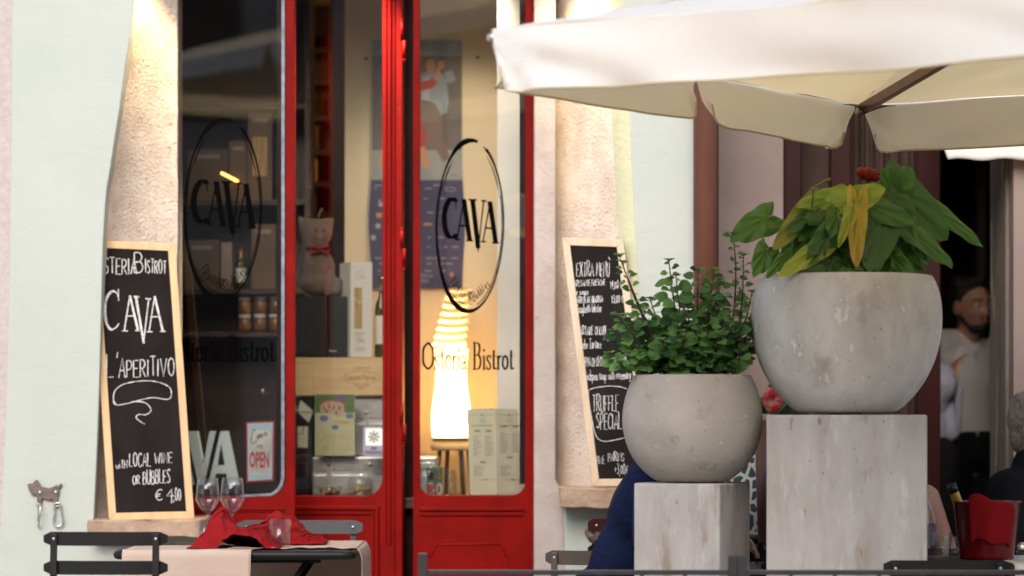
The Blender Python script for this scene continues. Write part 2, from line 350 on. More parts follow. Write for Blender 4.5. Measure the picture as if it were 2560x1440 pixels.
# ------------------------------------------------------------------ lettering: strokes drawn with a pen and set on a surface
G = {
'A': (.62, '0,0 .31,1 .6,0|.12,.36 .5,.36'), 'B': (.52, '0,0 0,1|~0,1 .3,.99 .44,.78 .3,.55 0,.53|~0,.53 .36,.52 .5,.27 .36,.02 0,0'),
'C': (.58, '~.54,.84 .42,.98 .22,.96 .04,.72 .03,.3 .2,.03 .42,.03 .56,.18'), 'D': (.58, '0,0 0,1|~0,1 .32,.96 .54,.6 .5,.25 .28,.02 0,0'),
'E': (.48, '.46,1 0,1 0,0 .48,0|0,.52 .38,.52'), 'F': (.46, '0,0 0,1 .46,1|0,.52 .36,.52'),
'G': (.6, '~.54,.84 .42,.98 .22,.96 .04,.72 .03,.3 .2,.03 .42,.03 .56,.2|.56,.2 .56,.45 .34,.45'),
'H': (.54, '0,0 0,1|.5,0 .5,1|0,.5 .5,.5'), 'I': (.14, '.03,0 .03,1'), 'K': (.52, '0,0 0,1|.48,1 0,.42 .5,0'), 'L': (.46, '0,1 0,0 .46,0'),
'M': (.72, '0,0 .06,1 .34,.3 .62,1 .68,0'), 'N': (.56, '0,0 0,1 .5,0 .5,1'), 'O': (.62, '~.28,.99 .06,.78 .03,.35 .2,.02 .42,.05 .56,.4 .5,.82 .28,.99'),
'P': (.5, '0,0 0,1|~0,1 .34,.98 .46,.74 .32,.5 0,.46'), 'R': (.54, '0,0 0,1|~0,1 .32,.98 .44,.76 .3,.54 0,.5|.16,.5 .5,0'),
'S': (.5, '~.44,.86 .32,.99 .12,.95 .04,.74 .2,.55 .4,.38 .42,.14 .26,.01 .02,.12'), 'T': (.52, '0,1 .52,1|.26,1 .26,0'),
'U': (.54, '~0,1 .01,.3 .12,.03 .36,.03 .48,.3 .5,1'), 'V': (.58, '0,1 .28,0 .56,1'), 'W': (.78, '0,1 .18,0 .38,.7 .56,0 .76,1'),
'X': (.5, '0,0 .48,1|0,1 .5,0'), 'Y': (.52, '0,1 .25,.5 .5,1|.25,.5 .25,0'), 'Z': (.5, '0,1 .48,1 0,0 .5,0'),
'a': (.44, '~.36,.5 .18,.56 .03,.3 .1,.02 .3,.1 .37,.5|~.37,.52 .37,.12 .44,0'), 'b': (.42, '0,1 .0,0|~0,.4 .2,.56 .38,.3 .22,0 0,.08'),
'c': (.38, '~.34,.46 .16,.55 .02,.28 .14,.0 .36,.1'), 'd': (.44, '.38,1 .38,0|~.38,.45 .18,.55 .02,.28 .14,0 .38,.12'), 'e': (.4, '~.03,.28 .34,.32 .26,.54 .08,.46 .04,.16 .2,-.01 .38,.1'),
'f': (.3, '~.32,.9 .18,.98 .12,.7 .12,0|0,.52 .28,.52'), 'g': (.42, '~.36,.46 .16,.55 .02,.3 .14,.05 .36,.16|~.37,.52 .36,-.2 .2,-.36 .02,-.26'),
'h': (.42, '0,1 0,0|~0,.36 .2,.56 .36,.4 .36,0'), 'i': (.12, '.03,.52 .03,0|.03,.74 .035,.78'), 'k': (.38, '0,1 0,0|.32,.54 .02,.24 .36,0'), 'l': (.12, '.03,1 .03,0'),
'm': (.62, '0,.54 0,0|~0,.38 .16,.55 .28,.4 .28,0|~.28,.38 .44,.55 .56,.4 .56,0'), 'n': (.42, '0,.54 0,0|~0,.36 .2,.56 .36,.4 .36,0'),
'o': (.42, '~.18,.55 .03,.28 .16,.0 .36,.2 .32,.46 .18,.55'), 'p': (.42, '0,.54 0,-.36|~0,.42 .2,.56 .38,.28 .22,0 0,.1'), 'r': (.3, '0,.54 0,0|~0,.34 .14,.54 .28,.5'),
's': (.34, '~.3,.48 .14,.55 .05,.4 .26,.2 .2,.01 .0,.08'), 't': (.3, '~.12,.86 .12,.1 .3,.03|0,.55 .28,.55'), 'u': (.42, '~0,.54 .03,.08 .22,.02 .35,.3|.36,.54 .36,0'),
'w': (.56, '0,.54 .14,0 .28,.4 .4,0 .54,.54'), 'y': (.4, '0,.54 .18,.05|~.38,.54 .16,-.2 .0,-.34'),
'0': (.46, '~.2,1 .04,.75 .04,.25 .2,0 .38,.25 .38,.75 .2,1'), '1': (.24, '0,.75 .16,1 .16,0'), '2': (.46, '~.02,.76 .2,.99 .4,.74 .2,.3 0,0|0,0 .44,0'),
'3': (.44, '~.02,.9 .24,1 .38,.76 .14,.53|~.14,.53 .42,.4 .36,.08 .16,0 0,.1'), '4': (.5, '.34,1 0,.34 .46,.34|.34,1 .34,-.05'), '5': (.44, '~.4,1 .06,1 .04,.58 .3,.6 .4,.3 .24,.0 0,.06'),
'8': (.44, '~.2,.54 .05,.78 .2,1 .36,.78 .2,.54 .02,.24 .2,0 .4,.24 .2,.54'),
'€': (.56, '~.52,.86 .36,.98 .14,.78 .1,.3 .28,.03 .52,.1|0,.58 .4,.58|0,.4 .36,.4'), '+': (.44, '.2,.7 .2,.2|0,.45 .4,.45'), ',': (.14, '.06,.06 .0,-.18'),
"'": (.14, '.06,1 .02,.76'), '.': (.14, '.04,.0 .045,.05'), '-': (.3, '0,.45 .26,.45'), '&': (.56, '~.5,0 .14,.62 .2,.95 .36,.8 .06,.3 .14,.02 .34,.05 .5,.36'), '`': (.1, '.0,1.2 .12,1.08'),
}
def spline(pts, n=6):
    out = []
    P = [pts[0]] + pts + [pts[-1]]
    for i in range(1, len(P) - 2):
        p0, p1, p2, p3 = P[i - 1], P[i], P[i + 1], P[i + 2]
        for k in range(n):
            t = k / n
            out.append(tuple(.5 * (2 * b + (c - a) * t + (2 * a - 5 * b + 4 * c - d) * t * t + (3 * b - a - 3 * c + d) * t ** 3)
                             for a, b, c, d in zip(p0, p1, p2, p3)))
    out.append(pts[-1]); return out
def strokes_of(s):
    for st in s.split('|'):
        sm = st.startswith('~'); pts = [tuple(map(float, p.split(','))) for p in st.lstrip('~').split()]
        yield spline(pts) if sm else pts
class Ink:
    """flat marks on a surface: pt(px, py, off) gives the place on that surface for a picture measurement"""
    def __init__(s, pt, off=.0006): s.pt = pt; s.mb = MB(); s.off = off; s.k = 0; s.wk = 1.0
    def poly(s, pts, mi=0):
        s.k += 1; o = s.off + s.k * 1.2e-6
        s.mb.add([s.pt(x, y, o) for x, y in pts], [list(range(len(pts)))], mi); return s
    def stroke(s, pts, wd, mi=0, taper=False, jit=0):
        """pen stroke in picture measurements as one mitred ribbon"""
        if len(pts) == 2:
            (x0, y0), (x1, y1) = pts; pts = [(x0 + (x1 - x0) * t / 3, y0 + (y1 - y0) * t / 3) for t in range(4)]
        n = len(pts); L_, R_ = [], []
        for i, (x, y) in enumerate(pts):
            x0, y0 = pts[max(0, i - 1)]; x1, y1 = pts[min(n - 1, i + 1)]
            dx, dy = x1 - x0, y1 - y0; d = math.hypot(dx, dy) or 1
            q = (wd(i / (n - 1)) if callable(wd) else wd) * s.wk
            q *= .5 * (1 + random.uniform(-jit, jit))
            L_.append((x - dy / d * q, y + dx / d * q)); R_.append((x + dy / d * q, y - dx / d * q))
        s.k += 1; o = s.off + s.k * 1.2e-6
        vs = [s.pt(*p, o) for p in L_] + [s.pt(*p, o) for p in R_]
        s.mb.add(vs, [(i, i + 1, n + i + 1, n + i) for i in range(n - 1)], mi); return s
    def nib(s, pts, wx, wy, mi=0):
        """broad pen: thick uprights, thin horizontals"""
        for (x0, y0), (x1, y1) in zip(pts, pts[1:]):
            c = [(x + a * wx / 2, y + b * wy / 2) for x, y in ((x0, y0), (x1, y1)) for a in (-1, 1) for b in (-1, 1)]
            c = sorted(set(c)); h = []
            for seq in (c, c[::-1]):
                part = []
                for p in seq:
                    while len(part) > 1 and (part[-1][0] - part[-2][0]) * (p[1] - part[-2][1]) - (part[-1][1] - part[-2][1]) * (p[0] - part[-2][0]) <= 1e-9: part.pop()
                    part.append(p)
                h += part[:-1]
            s.poly(h, mi)
        return s
    def write(s, text, x, y, h, wd, sx=1.0, slope=0.0, slant=0.0, end=None, jit=0.0, mi=0, wj=.0):
        """x, y: left end of the baseline; h: capital height; end: right end to stretch to; slope: rise of the baseline"""
        tot = sum(G[c][0] + .14 if c != ' ' else .38 for c in text)
        if end: sx = (end - x) / (tot * h)
        for c in text:
            if c == ' ': x += .38 * h * sx; y -= slope * .38 * h * sx; continue
            adv, d = G[c]; k = 1 + random.uniform(-jit, jit); dy = random.uniform(-jit, jit) * h * .5; sl = slant + random.uniform(-jit, jit) * .4
            for st in strokes_of(d):
                s.stroke([(x + (a + b * sl) * h * sx, y + dy - b * h * k - slope * a * h * sx) for a, b in st], wd, mi, jit=wj)
            x += (adv + .14) * h * sx; y -= slope * (adv + .14) * h * sx
        return s
    def font(s, text, x, y, h, end=None, rot=0, mi=0, bold=0):
        """plain sans lettering, h = capital height"""
        cu = bpy.data.curves.new('lettering_source', 'FONT'); cu.body = text; cu.size = 1; cu.resolution_u = 2; cu.offset = bold
        o = bpy.data.objects.new('lettering_source', cu); C.objects.link(o)
        dg = bpy.context.evaluated_depsgraph_get(); dg.update()
        me = bpy.data.meshes.new_from_object(o.evaluated_get(dg))
        vs = [(v.co.x, v.co.y) for v in me.vertices]; fs = [list(p.vertices) for p in me.polygons]
        bpy.data.objects.remove(o); bpy.data.curves.remove(cu); bpy.data.meshes.remove(me)
        if not vs: return s
        x1 = max(a for a, b in vs); ky = h / .7; kx = (end - x) / x1 if end else ky
        ca, sa = math.cos(rot), math.sin(rot)
        s.k += 1; o_ = s.off + s.k * 1.2e-6
        s.mb.add([s.pt(x + a * kx * ca - b * ky * sa, y - b * ky * ca - a * kx * sa, o_) for a, b in vs], fs, mi); return s
    def ell(s, cx, cy, rx, ry, mi=0, n=20): return s.poly([(cx + rx * math.cos(2 * math.pi * i / n), cy + ry * math.sin(2 * math.pi * i / n)) for i in range(n)], mi)
    def rect(s, x0, y0, x1, y1, mi=0): return s.poly([(x0, y0), (x1, y0), (x1, y1), (x0, y1)], mi)
    def build(s, name, mats, parent, label=None): return s.mb.build(name, mats, parent, label=label, fixn=False)
SERIF = {  # two-weight roman letters: 'T' thick upright pen, 't' hairline, 's' foot serif (x, y, half-width)
'O': (.78, [('C', '~.39,.99 .12,.8 .07,.5 .12,.2 .39,.01'), ('C', '~.39,.99 .66,.8 .71,.5 .66,.2 .39,.01')], []),
's': (.36, [('H', '~.29,.46 .2,.52 .1,.48 .08,.38 .18,.28 .27,.18 .27,.06 .16,.0 .06,.06')], [(.29, .44, 0), (.06, .1, 0)]),
't': (.3, [('T', '~.14,.7 .14,.12 .18,.02 .28,.06')], [(.14, .5, .12)]),
'e': (.44, [('C', '~.36,.3 .34,.46 .22,.53 .1,.4 .08,.2 .2,.01 .38,.12'), ('t', '.08,.3 .38,.3')], []),
'r': (.34, [('T', '.12,.5 .12,0'), ('H', '~.14,.36 .22,.5 .31,.47')], [(.12, .01, .1), (.08, .5, .06)]),
'i': (.24, [('T', '.12,.5 .12,0'), ('D', '.12,.68 .12,.74')], [(.12, .01, .1), (.08, .5, .06)]),
'a': (.44, [('H', '~.08,.4 .14,.51 .26,.5 .29,.36'), ('T', '~.29,.4 .29,.08 .4,.03'), ('C', '~.29,.3 .12,.22 .08,.08 .18,.0 .29,.1')], []),
'B': (.62, [('T', '.14,1 .14,0'), ('C', '~.16,.99 .4,.95 .46,.76 .38,.56 .16,.53'), ('C', '~.16,.53 .44,.5 .52,.27 .42,.05 .16,.01')], [(.12, .99, .12), (.12, .01, .12)]),
'o': (.46, [('C', '~.22,.52 .09,.4 .08,.15 .22,.0'), ('C', '~.22,.52 .36,.4 .37,.14 .22,.0')], []),
}
def serif_text(ink, text, x, y, h, end):
    tot = sum(SERIF[c][0] if c != ' ' else .3 for c in text); sx = (end - x) / (tot * h)
    for c in text:
        if c == ' ': x += .3 * h * sx; continue
        adv, st, sf = SERIF[c]
        for kind, d in st:
            for pts in strokes_of(d):
                q = [(x + a * h * sx, y - b * h) for a, b in pts]
                wx = dict(T=.105, C=.10, H=.085, t=.03, D=.105)[kind] * h * sx * 1.25
                ink.nib(q, wx, .03 * h)
        for a, b, hw in sf:
            if hw: ink.nib([(x + (a - hw) * h * sx, y - b * h), (x + (a + hw) * h * sx, y - b * h)], .01 * h, .028 * h)
            else: ink.nib([(x + a * h * sx, y - (b - .04) * h), (x + a * h * sx, y - (b + .06) * h)], .03 * h, .02 * h)
        x += adv * h * sx
def oval_logo(ink, tx):
    """the brushed oval with its four letters; tx maps measurements of the first window's oval to this one"""
    cx, cy, rx, ry = 557.5, 524, 96, 226
    def E(t, k=1.0): return (cx + math.cos(t) * rx * k + 4 * math.sin(t), cy - math.sin(t) * ry * k)
    def arc(a0, a1, k, wf, n=60):
        ink.stroke([tx(*E(R(a0 + (a1 - a0) * i / n), k)) for i in range(n + 1)], wf, jit=.08)
    def wide(t):
        a = (79 + (438 - 79) * t) % 360
        q = 4.2
        q += 10 * math.exp(-((a - 104) / 20) ** 2) + 9.5 * math.exp(-((a - 258) / 32) ** 2) + 2 * math.exp(-((a - 70) / 14) ** 2)
        return q * ink_scale
    ink_scale = 1.0
    arc(79, 424, 1.0, wide, 120); arc(64, 68, .995, 3, 6)
    arc(20, 62, .93, lambda t: 2.2 * math.sin(math.pi * t) + .6, 30); arc(-75, 22, .955, lambda t: 2.3, 40)
    arc(125, 150, .93, lambda t: 3 * math.sin(math.pi * t) + .5, 20); arc(150, 238, .955, lambda t: 1.8, 40); arc(222, 278, .925, lambda t: 2.2 * math.sin(math.pi * t) + .6, 30)
    def z(u, v): return tx(440 + u / 2.617, 250 + v / 2.618)
    k = tx(100, 0)[0] - tx(0, 0)[0]; k /= 100
    T, t, v = 13.5 * k, 3.6 * k, 2.6
    ink.nib([z(*p) for p in spline([(199, 548), (176, 524), (146, 552), (122, 612), (116, 680), (128, 750), (156, 798), (184, 800), (207, 776)])], 15 * k, v)
    ink.poly([z(196, 524), z(206, 518), z(207, 600), z(202, 600)]); ink.poly([z(122, 640), z(104, 670), z(120, 740), z(140, 700)])
    for dx, dy in ((0, 0), (194, 16)):
        ink.nib([z(212 + dx, 812 + dy), z(264 + dx, 536 + dy)], t, v); ink.nib([z(263 + dx, 536 + dy), z(307 + dx, 818 + dy)], T, v)
        ink.nib([z(233 + dx, 716 + dy), z(290 + dx, 720 + dy)], 2, 4.5)
        ink.nib([z(198 + dx, 811 + dy), z(230 + dx, 812 + dy)], 2, 4); ink.nib([z(284 + dx, 819 + dy), z(330 + dx, 821 + dy)], 2, 4)
    ink.nib([z(328, 540), z(369, 868)], T, v); ink.poly([z(352, 820), z(386, 820), z(370, 906)]); ink.nib([z(411, 546), z(371, 880)], t, v)
    ink.nib([z(300, 537), z(357, 538)], 2, 4.5); ink.nib([z(396, 545), z(428, 546)], 2, 4.5)
    txt = 'TRUFFlES & Bubbles'
    pos = [(498, 668), (504, 682), (512, 692), (520, 700), (528, 705), (535, 707), (541, 709), (549, 711), 0, (556, 714), 0, (569, 716), (578, 708), (586, 702), (593, 696), (600, 689), (606, 683), (613, 676)]
    rots = [-48, -42, -32, -25, -18, -14, -12, -10, 0, -3, 0, 10, 16, 20, 24, 28, 32, 36]
    for c, p, r in zip(txt, pos, rots):
        if not p: continue
        h = 22 if c in 'BTR&' else 19
        ca, sa = math.cos(R(r)), math.sin(R(r)); adv = G[c][0]
        for st in strokes_of(G[c][1]):
            ink.stroke([tx(p[0] + (a - .1) * h * .62 * ca - b * h * 1.15 * sa, p[1] + 8 - b * h * 1.15 * ca - (a - .1) * h * .62 * sa) for a, b in st], 1.9, jit=.2)
# ------------------------------------------------------------------ ground
mb = MB(); mb.grid(lambda u, v: Vector((-30 + 60 * u, -30 + 60 * v, 0)), 4, 4)
g = mb.build('ground', M['paving']); tag(g, 'grey stone paving of the street', None, None, 'structure')
# ------------------------------------------------------------------ restaurant house
house = thing('restaurant_house', 'mint green plastered house front with red glazed doors between two splayed openings', 'house', (-.4, 10.2, 0))
YF = 10.0
edgeL = [(338, -60), (335, 0), (330, 60), (319, 130), (311, 180), (299, 270), (286, 350), (276, 420), (266, 480), (258, 600), (253, 780), (247, 1000), (239, 1200), (234, 1300)]
edgeL = [(352, -700)] + spline(edgeL, 3)
def prism_px(mb, pts, Y, d, mi=0): mb.prism([at(x, y, Y) for x, y in pts], (0, d, 0), mi)
mb = MB(); prism_px(mb, [(22, -3000), (30, 0), (28, 300), (23, 700), (15, 1000), (2, 1300), (-4, 1440), (-4, 1868), (490, 1868), (490, 1312), (234, 1312)] + edgeL[::-1] + [(352, -3000)], YF, .5)
mb.build('wall', M['mint'], house, bevel=.004)
mb = MB(); mb.pbox(-1200, -3000, 40, 1868, YF + .012, .45); mb.build('neighbouring_plaster', M['pink'], house)
# left splayed reveal: from the wall's edge back to the door frame, lumpy
def noisy(p, a=.004, sc=9): return p + Vector((noise.noise(p * sc), noise.noise(p * sc + Vector((7, 3, 1))), noise.noise(p * sc + Vector((1, 9, 4))))) * a
def revealL(u, v):
    y = -700 + 2012 * v; k = min(range(len(edgeL) - 1), key=lambda i: 0 if edgeL[i][1] <= y <= edgeL[i + 1][1] else 1)
    (x0, y0), (x1, y1) = edgeL[k], edgeL[k + 1]; ex = x0 + (x1 - x0) * (y - y0) / ((y1 - y0) or 1)
    a = at(ex - 3, y, YF + .006); xr = 443 + 3 * noise.noise(Vector((0, y * .02, 0))) ; b = at(xr, y, YF + .33)
    p = a.lerp(b, u); p.y = a.y + (b.y - a.y) * u ** .38; return noisy(p, .006, 7) if .05 < u else p
mb = MB(); mb.grid(lambda u, v: revealL(u ** 1.8, v), 20, 120); n = len(mb.v)
mb.prism([at(443, -700, YF + .335), at(443, 1312, YF + .335), at(300, 1312, YF + .335), at(340, -700, YF + .335)], (0, .16, 0))
mb.build('reveal', M['rough'], house)
# right: worn plaster strip, splayed reveal, rounded corner with its shade put into a yellowish colour, mint wall
mb = MB(); prism_px(mb, [(1335, -700), (1389, -700), (1389, 1200), (1412, 1240), (1412, 1868), (1335, 1868)], YF + .20, .35); mb.build('plaster_strip', M['strip'], house, bevel=.006)
eY = [(1490, -700), (1515, 0), (1528, 270), (1538, 450), (1548, 640), (1560, 900), (1568, 1235)]
eM = [(1545, -700), (1562, 0), (1573, 270), (1581, 450), (1591, 640), (1603, 900), (1610, 1235)]
def lerp_edge(e, y):
    for (x0, y0), (x1, y1) in zip(e, e[1:]):
        if y0 <= y <= y1: return x0 + (x1 - x0) * (y - y0) / (y1 - y0)
    return e[-1][0]
def revealR(u, v):
    y = -700 + 1935 * v; a = at(1388, y, YF + .36); b = at(lerp_edge(eY, y), y, YF + .05); p = a.lerp(b, u)
    return noisy(p, .006, 7) if u < .97 else p
mb = MB(); mb.grid(revealR, 14, 120); mb.build('reveal', M['rough'], house)
mb = MB(); mb.grid(lambda u, v: at(lerp_edge(eY, -700 + 1935 * v), -700 + 1935 * v, YF + .05).lerp(at(lerp_edge(eM, -700 + 1935 * v) + 2, -700 + 1935 * v, YF + .004), u) + Vector((0, -.008 * math.sin(u * math.pi), 0)), 8, 40)
mb.build('shaded_corner', M['yellow'], house)
mb = MB(); prism_px(mb, [(1545, -3000), (1545, -700)] + eM[1:] + [(1412, 1235), (1412, 1868), (1760, 1868), (1760, -3000)], YF, .45); mb.build('wall', M['mint'], house, bevel=.004)
# wall over the doors
mb = MB(); mb.pbox(352, -3000, 1545, -240, YF + .1, .5); mb.build('wall', M['mint'], house)
# stone sills
def sill(px0, px1, y0, y1, Y, d, name):
    a, b = at(px0, y0, Y), at(px1, y1, Y); mb = MB(); bm = bmesh.new()
    bmesh.ops.create_cube(bm, size=1)
    bmesh.ops.subdivide_edges(bm, edges=bm.edges, cuts=13, use_grid_fill=True)
    vs = []
    for v in bm.verts:
        p = Vector(((a.x + b.x) / 2 + v.co.x * (b.x - a.x), Y + d / 2 + v.co.y * d, (a.z + b.z) / 2 + v.co.z * (a.z - b.z)))
        q = noisy(p, .010, 8); q = noisy(q, .005, 26)
        if v.co.z > .45: q.z = p.z - max(0, p.z - q.z) * .3
        vs.append(q)
    bm.verts.index_update(); mb.add(vs, [[v.index for v in f.verts] for f in bm.faces], 0, True); bm.free()
    mb.build(name, M['stone'], house)
sill(222, 502, 1300, 1344, 9.90, .46, 'window_sill'); sill(1402, 1640, 1221, 1268, 9.87, .50, 'window_sill')
# right leaf's shaded edge put into a dark red strip; head frame
mb = MB(); mb.pbox(1010, -240, 1036, 1868, 10.74, .06); mb.build('shaded_leaf_edge', M['darkred'], house)
mb = MB(); mb.pbox(430, -260, 1345, -200, 10.28, .14); mb.build('door_head', M['red'], house, bevel=.004)

def arc_px(cx, cy, r, a0, a1, n=8): return [(cx + r * math.cos(R(a0 + (a1 - a0) * i / n)), cy + r * math.sin(R(a0 + (a1 - a0) * i / n))) for i in range(n + 1)]
def leaf(Y, x0, x1, gx0, gx1, gy1, rl, rr, th=.045, label=None, pane=True):
    """a glazed leaf: a frame cut round a pane with rounded lower corners, panel below"""
    mb = MB()
    top = -235; bot = 1850; hole = []
    # built from five butted pieces around the opening, the lower rail carries the rounded corners
    prism_px(mb, [(x0, top), (gx0, top), (gx0, gy1 - rl)] + ([] if rl < 2 else arc_px(gx0 + rl, gy1 - rl, rl, 180, 90)[1:]) +
             ([] if rr < 2 else arc_px(gx1 - rr, gy1 - rr, rr, 90, 0)[:-1]) + [(gx1, gy1 - rr), (gx1, top), (x1, top), (x1, bot), (x0, bot)], Y, th)
    return mb
def door(label): 
    o = bpy.data.objects.new('glazed_door', None); C.objects.link(o); o.parent = house; o.location = (0, 0, 0); W[o] = Vector(W[house]); o.empty_display_size = .1; o['label'] = label; return o
# left leaf
d1 = door('red leaf with dark glass and open sign')
Y1 = 10.36
leaf(Y1, 280, 737, 380, 714, 1241, 2, 44).build('frame', M['red'], d1, bevel=.003)
mb = MB(); mb.pbox(370, -230, 712, 1262, Y1 + .014, .005); mb.build('pane', M['pane'], d1)
mb = MB(); mb.pbox(692, -230, 716, 1240, Y1 + .022, .02); mb.build('rebate', M['darkred'], d1)
mb = MB(); prism_px(mb, [(704, -230), (712, -230), (711, 1195), (706, 1215), (697, 1228), (680, 1239), (600, 1243), (600, 1238), (678, 1233), (692, 1222), (699, 1210), (703, 1195)], Y1 - .003, .012); mb.build('metal_bead', M['strip_metal'], d1)
def moulding(mb, pts, Y, wpx, closed=False, depth=.010):
    """stepped moulding run along picture points on a leaf"""
    for o, d in ((0, depth), (wpx * .55, depth * .55)):
        for (xa, ya), (xb, yb) in zip(pts, pts[1:]):
            if abs(ya - yb) < abs(xa - xb): q = [(xa, ya + o), (xb, yb + o), (xb, yb + o + wpx * .42), (xa, ya + o + wpx * .42)]
            else: q = [(xa - o, ya), (xa - o - wpx * .42, ya), (xb - o - wpx * .42, yb), (xb - o, yb)]
            mb.prism([at(x, y, Y - d) for x, y in q], (0, d - .001, 0))
mb = MB(); moulding(mb, [(470, 1271), (712, 1271)], Y1, 9); mb.build('panel_moulding', M['red'], d1, bevel=.002)
ink = Ink(front(Y1 + .014).hit, .001); oval_logo(ink, lambda x, y: (x, y)); serif_text(ink, 'Osteria Bistrot', 424, 904, 68, 686)
ink.build('lettering', M['black'], d1)
# middle leaf, set back
d2 = door('red leaf whose pane shows the stuffed cat')
Y2 = 10.60
leaf(Y2, 690, 1006, 700, 955, 1240, 2, 46).build('frame', M['red'], d2, bevel=.003)
mb = MB(); mb.pbox(702, -230, 962, 1262, Y2 + .016, .005); mb.build('pane', M['pane'], d2)
mb = MB()
for i, (a, b, dd) in enumerate(((963, 966, .007), (973, 977, .010), (984, 987, .006))): mb.pbox(a, -230, b, 1362 if i < 2 else 1500, Y2 - dd, dd - .001)
moulding(mb, [(700, 1266), (940, 1266)], Y2, 22, depth=.014); moulding(mb, [(946, 1266), (946, 1800)], Y2, 22, depth=.014)
mb.build('panel_moulding', M['red'], d2, bevel=.002)
for y0, y1 in ((52, 150), (575, 668), (1012, 1108)):
    mb = MB(); a = at(1006, y0, Y2 - .012); b = at(1006, (y0 + y1) / 2, Y2 - .012); c = at(1012, (y0 + y1) / 2, Y2 - .012); d = at(1012, y1, Y2 - .012)
    mb.tube([a, b], .0065, 10); mb.tube([c, d], .0065, 10); mb.ell(a, .007, .007, .008); mb.ell(d, .007, .007, .009); mb.build('hinge', M['red'], d2)
# the middle leaf stands a little open, turned about its right edge
def turn_leaf(o, wbase):
    p = at(1006, 0, Y2); p.z = 0; a = R(-9); ph = p - wbase; rp = Matrix.Rotation(a, 3, 'Z') @ ph
    o.rotation_euler = (0, 0, a); o.location = o.location + (ph - rp) if o is d2 else wbase + Matrix.Rotation(a, 3, 'Z') @ (o.location - wbase) + (ph - rp)
turn_leaf(d2, W[house])
# right leaf
d3 = door('red leaf with bright pane and menu behind')
Y3 = 10.36
leaf(Y3, 1033, 1337, 1050, 1313, 1238, 30, 34, th=.05).build('frame', M['red'], d3, bevel=.003)
mb = MB(); mb.pbox(1042, -230, 1322, 1262, Y3 + .016, .005); mb.build('pane', M['pane'], d3)
mb = MB(); mb.pbox(1299, -230, 1320, 1210, Y3 + .024, .02); mb.build('rebate', M['darkred'], d3)
mb = MB(); moulding(mb, [(1048, 1268), (1308, 1268)], Y3, 22, depth=.014)
q = [(1074, 1394), (1090, 1362), (1252, 1359), (1266, 1392), (1266, 1700)]
for (xa, ya), (xb, yb) in zip(q, q[1:]): mb.tube([at(xa, ya, Y3 + .002), at(xb, yb, Y3 + .002)], .0055, 8)
mb.build('panel_moulding', M['red'], d3, bevel=.002)
def txr(x, y): return (1090 + (x - 461) * 170 / 194., 350 + (y - 297) * 430 / 455.)
ink = Ink(front(Y3 + .016).hit, .001); oval_logo(ink, txr); serif_text(ink, 'Osteria Bistrot', 1055, 924, 68, 1284)
ink.build('lettering', M['black'], d3)
mb = MB(); 
for y in (14, -60): mb.ell(at(1341, y, Y3 - .005), .013, .014, .016)
mb.tube([at(1338, -70, Y3), at(1338, 30, Y3)], .010, 8); mb.build('hinge', M['red'], d3)
# ------------------------------------------------------------------ the room inside
room = house
def iwall(name, a, b, m, label=None): 
    mb = MB(); mb.box(a, b); return mb.build(name, m, room, label=label)
xl = -1.9; xr = .36
iwall('room_floor', (xl, 10.45, .05), (3.4, 15, .12), M['floorwood']); iwall('room_ceiling', (xl, 10.45, 3.05), (3.4, 15, 3.2), M['cream'])
iwall('room_wall', (xl - .1, 10.45, 0), (xl, 15, 3.2), M['brownwood']); iwall('room_wall', (xl, 15, 0), (3.4, 15.1, 3.2), M['brownwood'])
iwall('room_wall', (xr, 10.46, 0), (xr + .1, 13.6, 3.2), M['cream'])
ax = at(862, 0, 11.35).x; iwall('room_wall', (ax, 11.35, 0), (xr, 11.45, 3.05), M['cream'], 'cream wall behind the window display')
mb = MB(); mb.pbox(1243, -230, 1345, 1300, 10.86, .12); mb.build('window_jamb', M['white'], house, bevel=.006)
zt = at(0, 1241, 10.9).z
mb = MB(); mb.box((xl, 10.68, zt - .04), (xr, 11.35, zt)); mb.build('display_ledge', M['brownwood'], house, bevel=.004)
mb = MB(); mb.box((xl, 11.2, .1), (xr, 11.25, zt - .045)); mb.build('display_ledge_front', M['brownwood'], house)
# lamps that wash the two reveals with warm light from the head of the opening
def wash(px, py, Y, energy, label, tgt, size=R(80)):
    p = at(px, py, Y); t = thing('wall_spotlight', label, 'lamp', p + Vector((0, 0, -.05)), 'spotlights over the door opening')
    mb = MB(); mb.lathe(p, [(.0, .09), (.03, .088), (.036, .06), (.036, -.03), (.030, -.035)], 18); mb.build('lamp_housing', M['blackmetal'], t)
    mb = MB(); mb.lathe(p, [(.0, -.02), (.029, -.022)], 18); mb.build('bulb', emit('spot_bulb', (1, .75, .4), 12), t)
    mb = MB(); mb.box((p.x - .01, p.y, p.z + .05), (p.x + .01, YF + .11, p.z + .07)); mb.build('bracket', M['blackmetal'], t)
    l = bpy.data.lights.new('spotlight_beam', 'SPOT'); o = bpy.data.objects.new('spotlight_beam', l); C.objects.link(o); o.parent = t
    l.energy = energy; l.color = (1, .74, .36); l.spot_size = size; l.spot_blend = .8; l.shadow_soft_size = .03
    o.location = (0, 0, .01); o.rotation_euler = (tgt - p).to_track_quat('-Z', 'Y').to_euler()
wash(430, -170, 10.05, 26, 'black spotlight above the left plaster reveal', at(390, 300, 10.2))
wash(1425, -170, 10.02, 26, 'black spotlight above the right plaster reveal', at(1450, 250, 10.2))
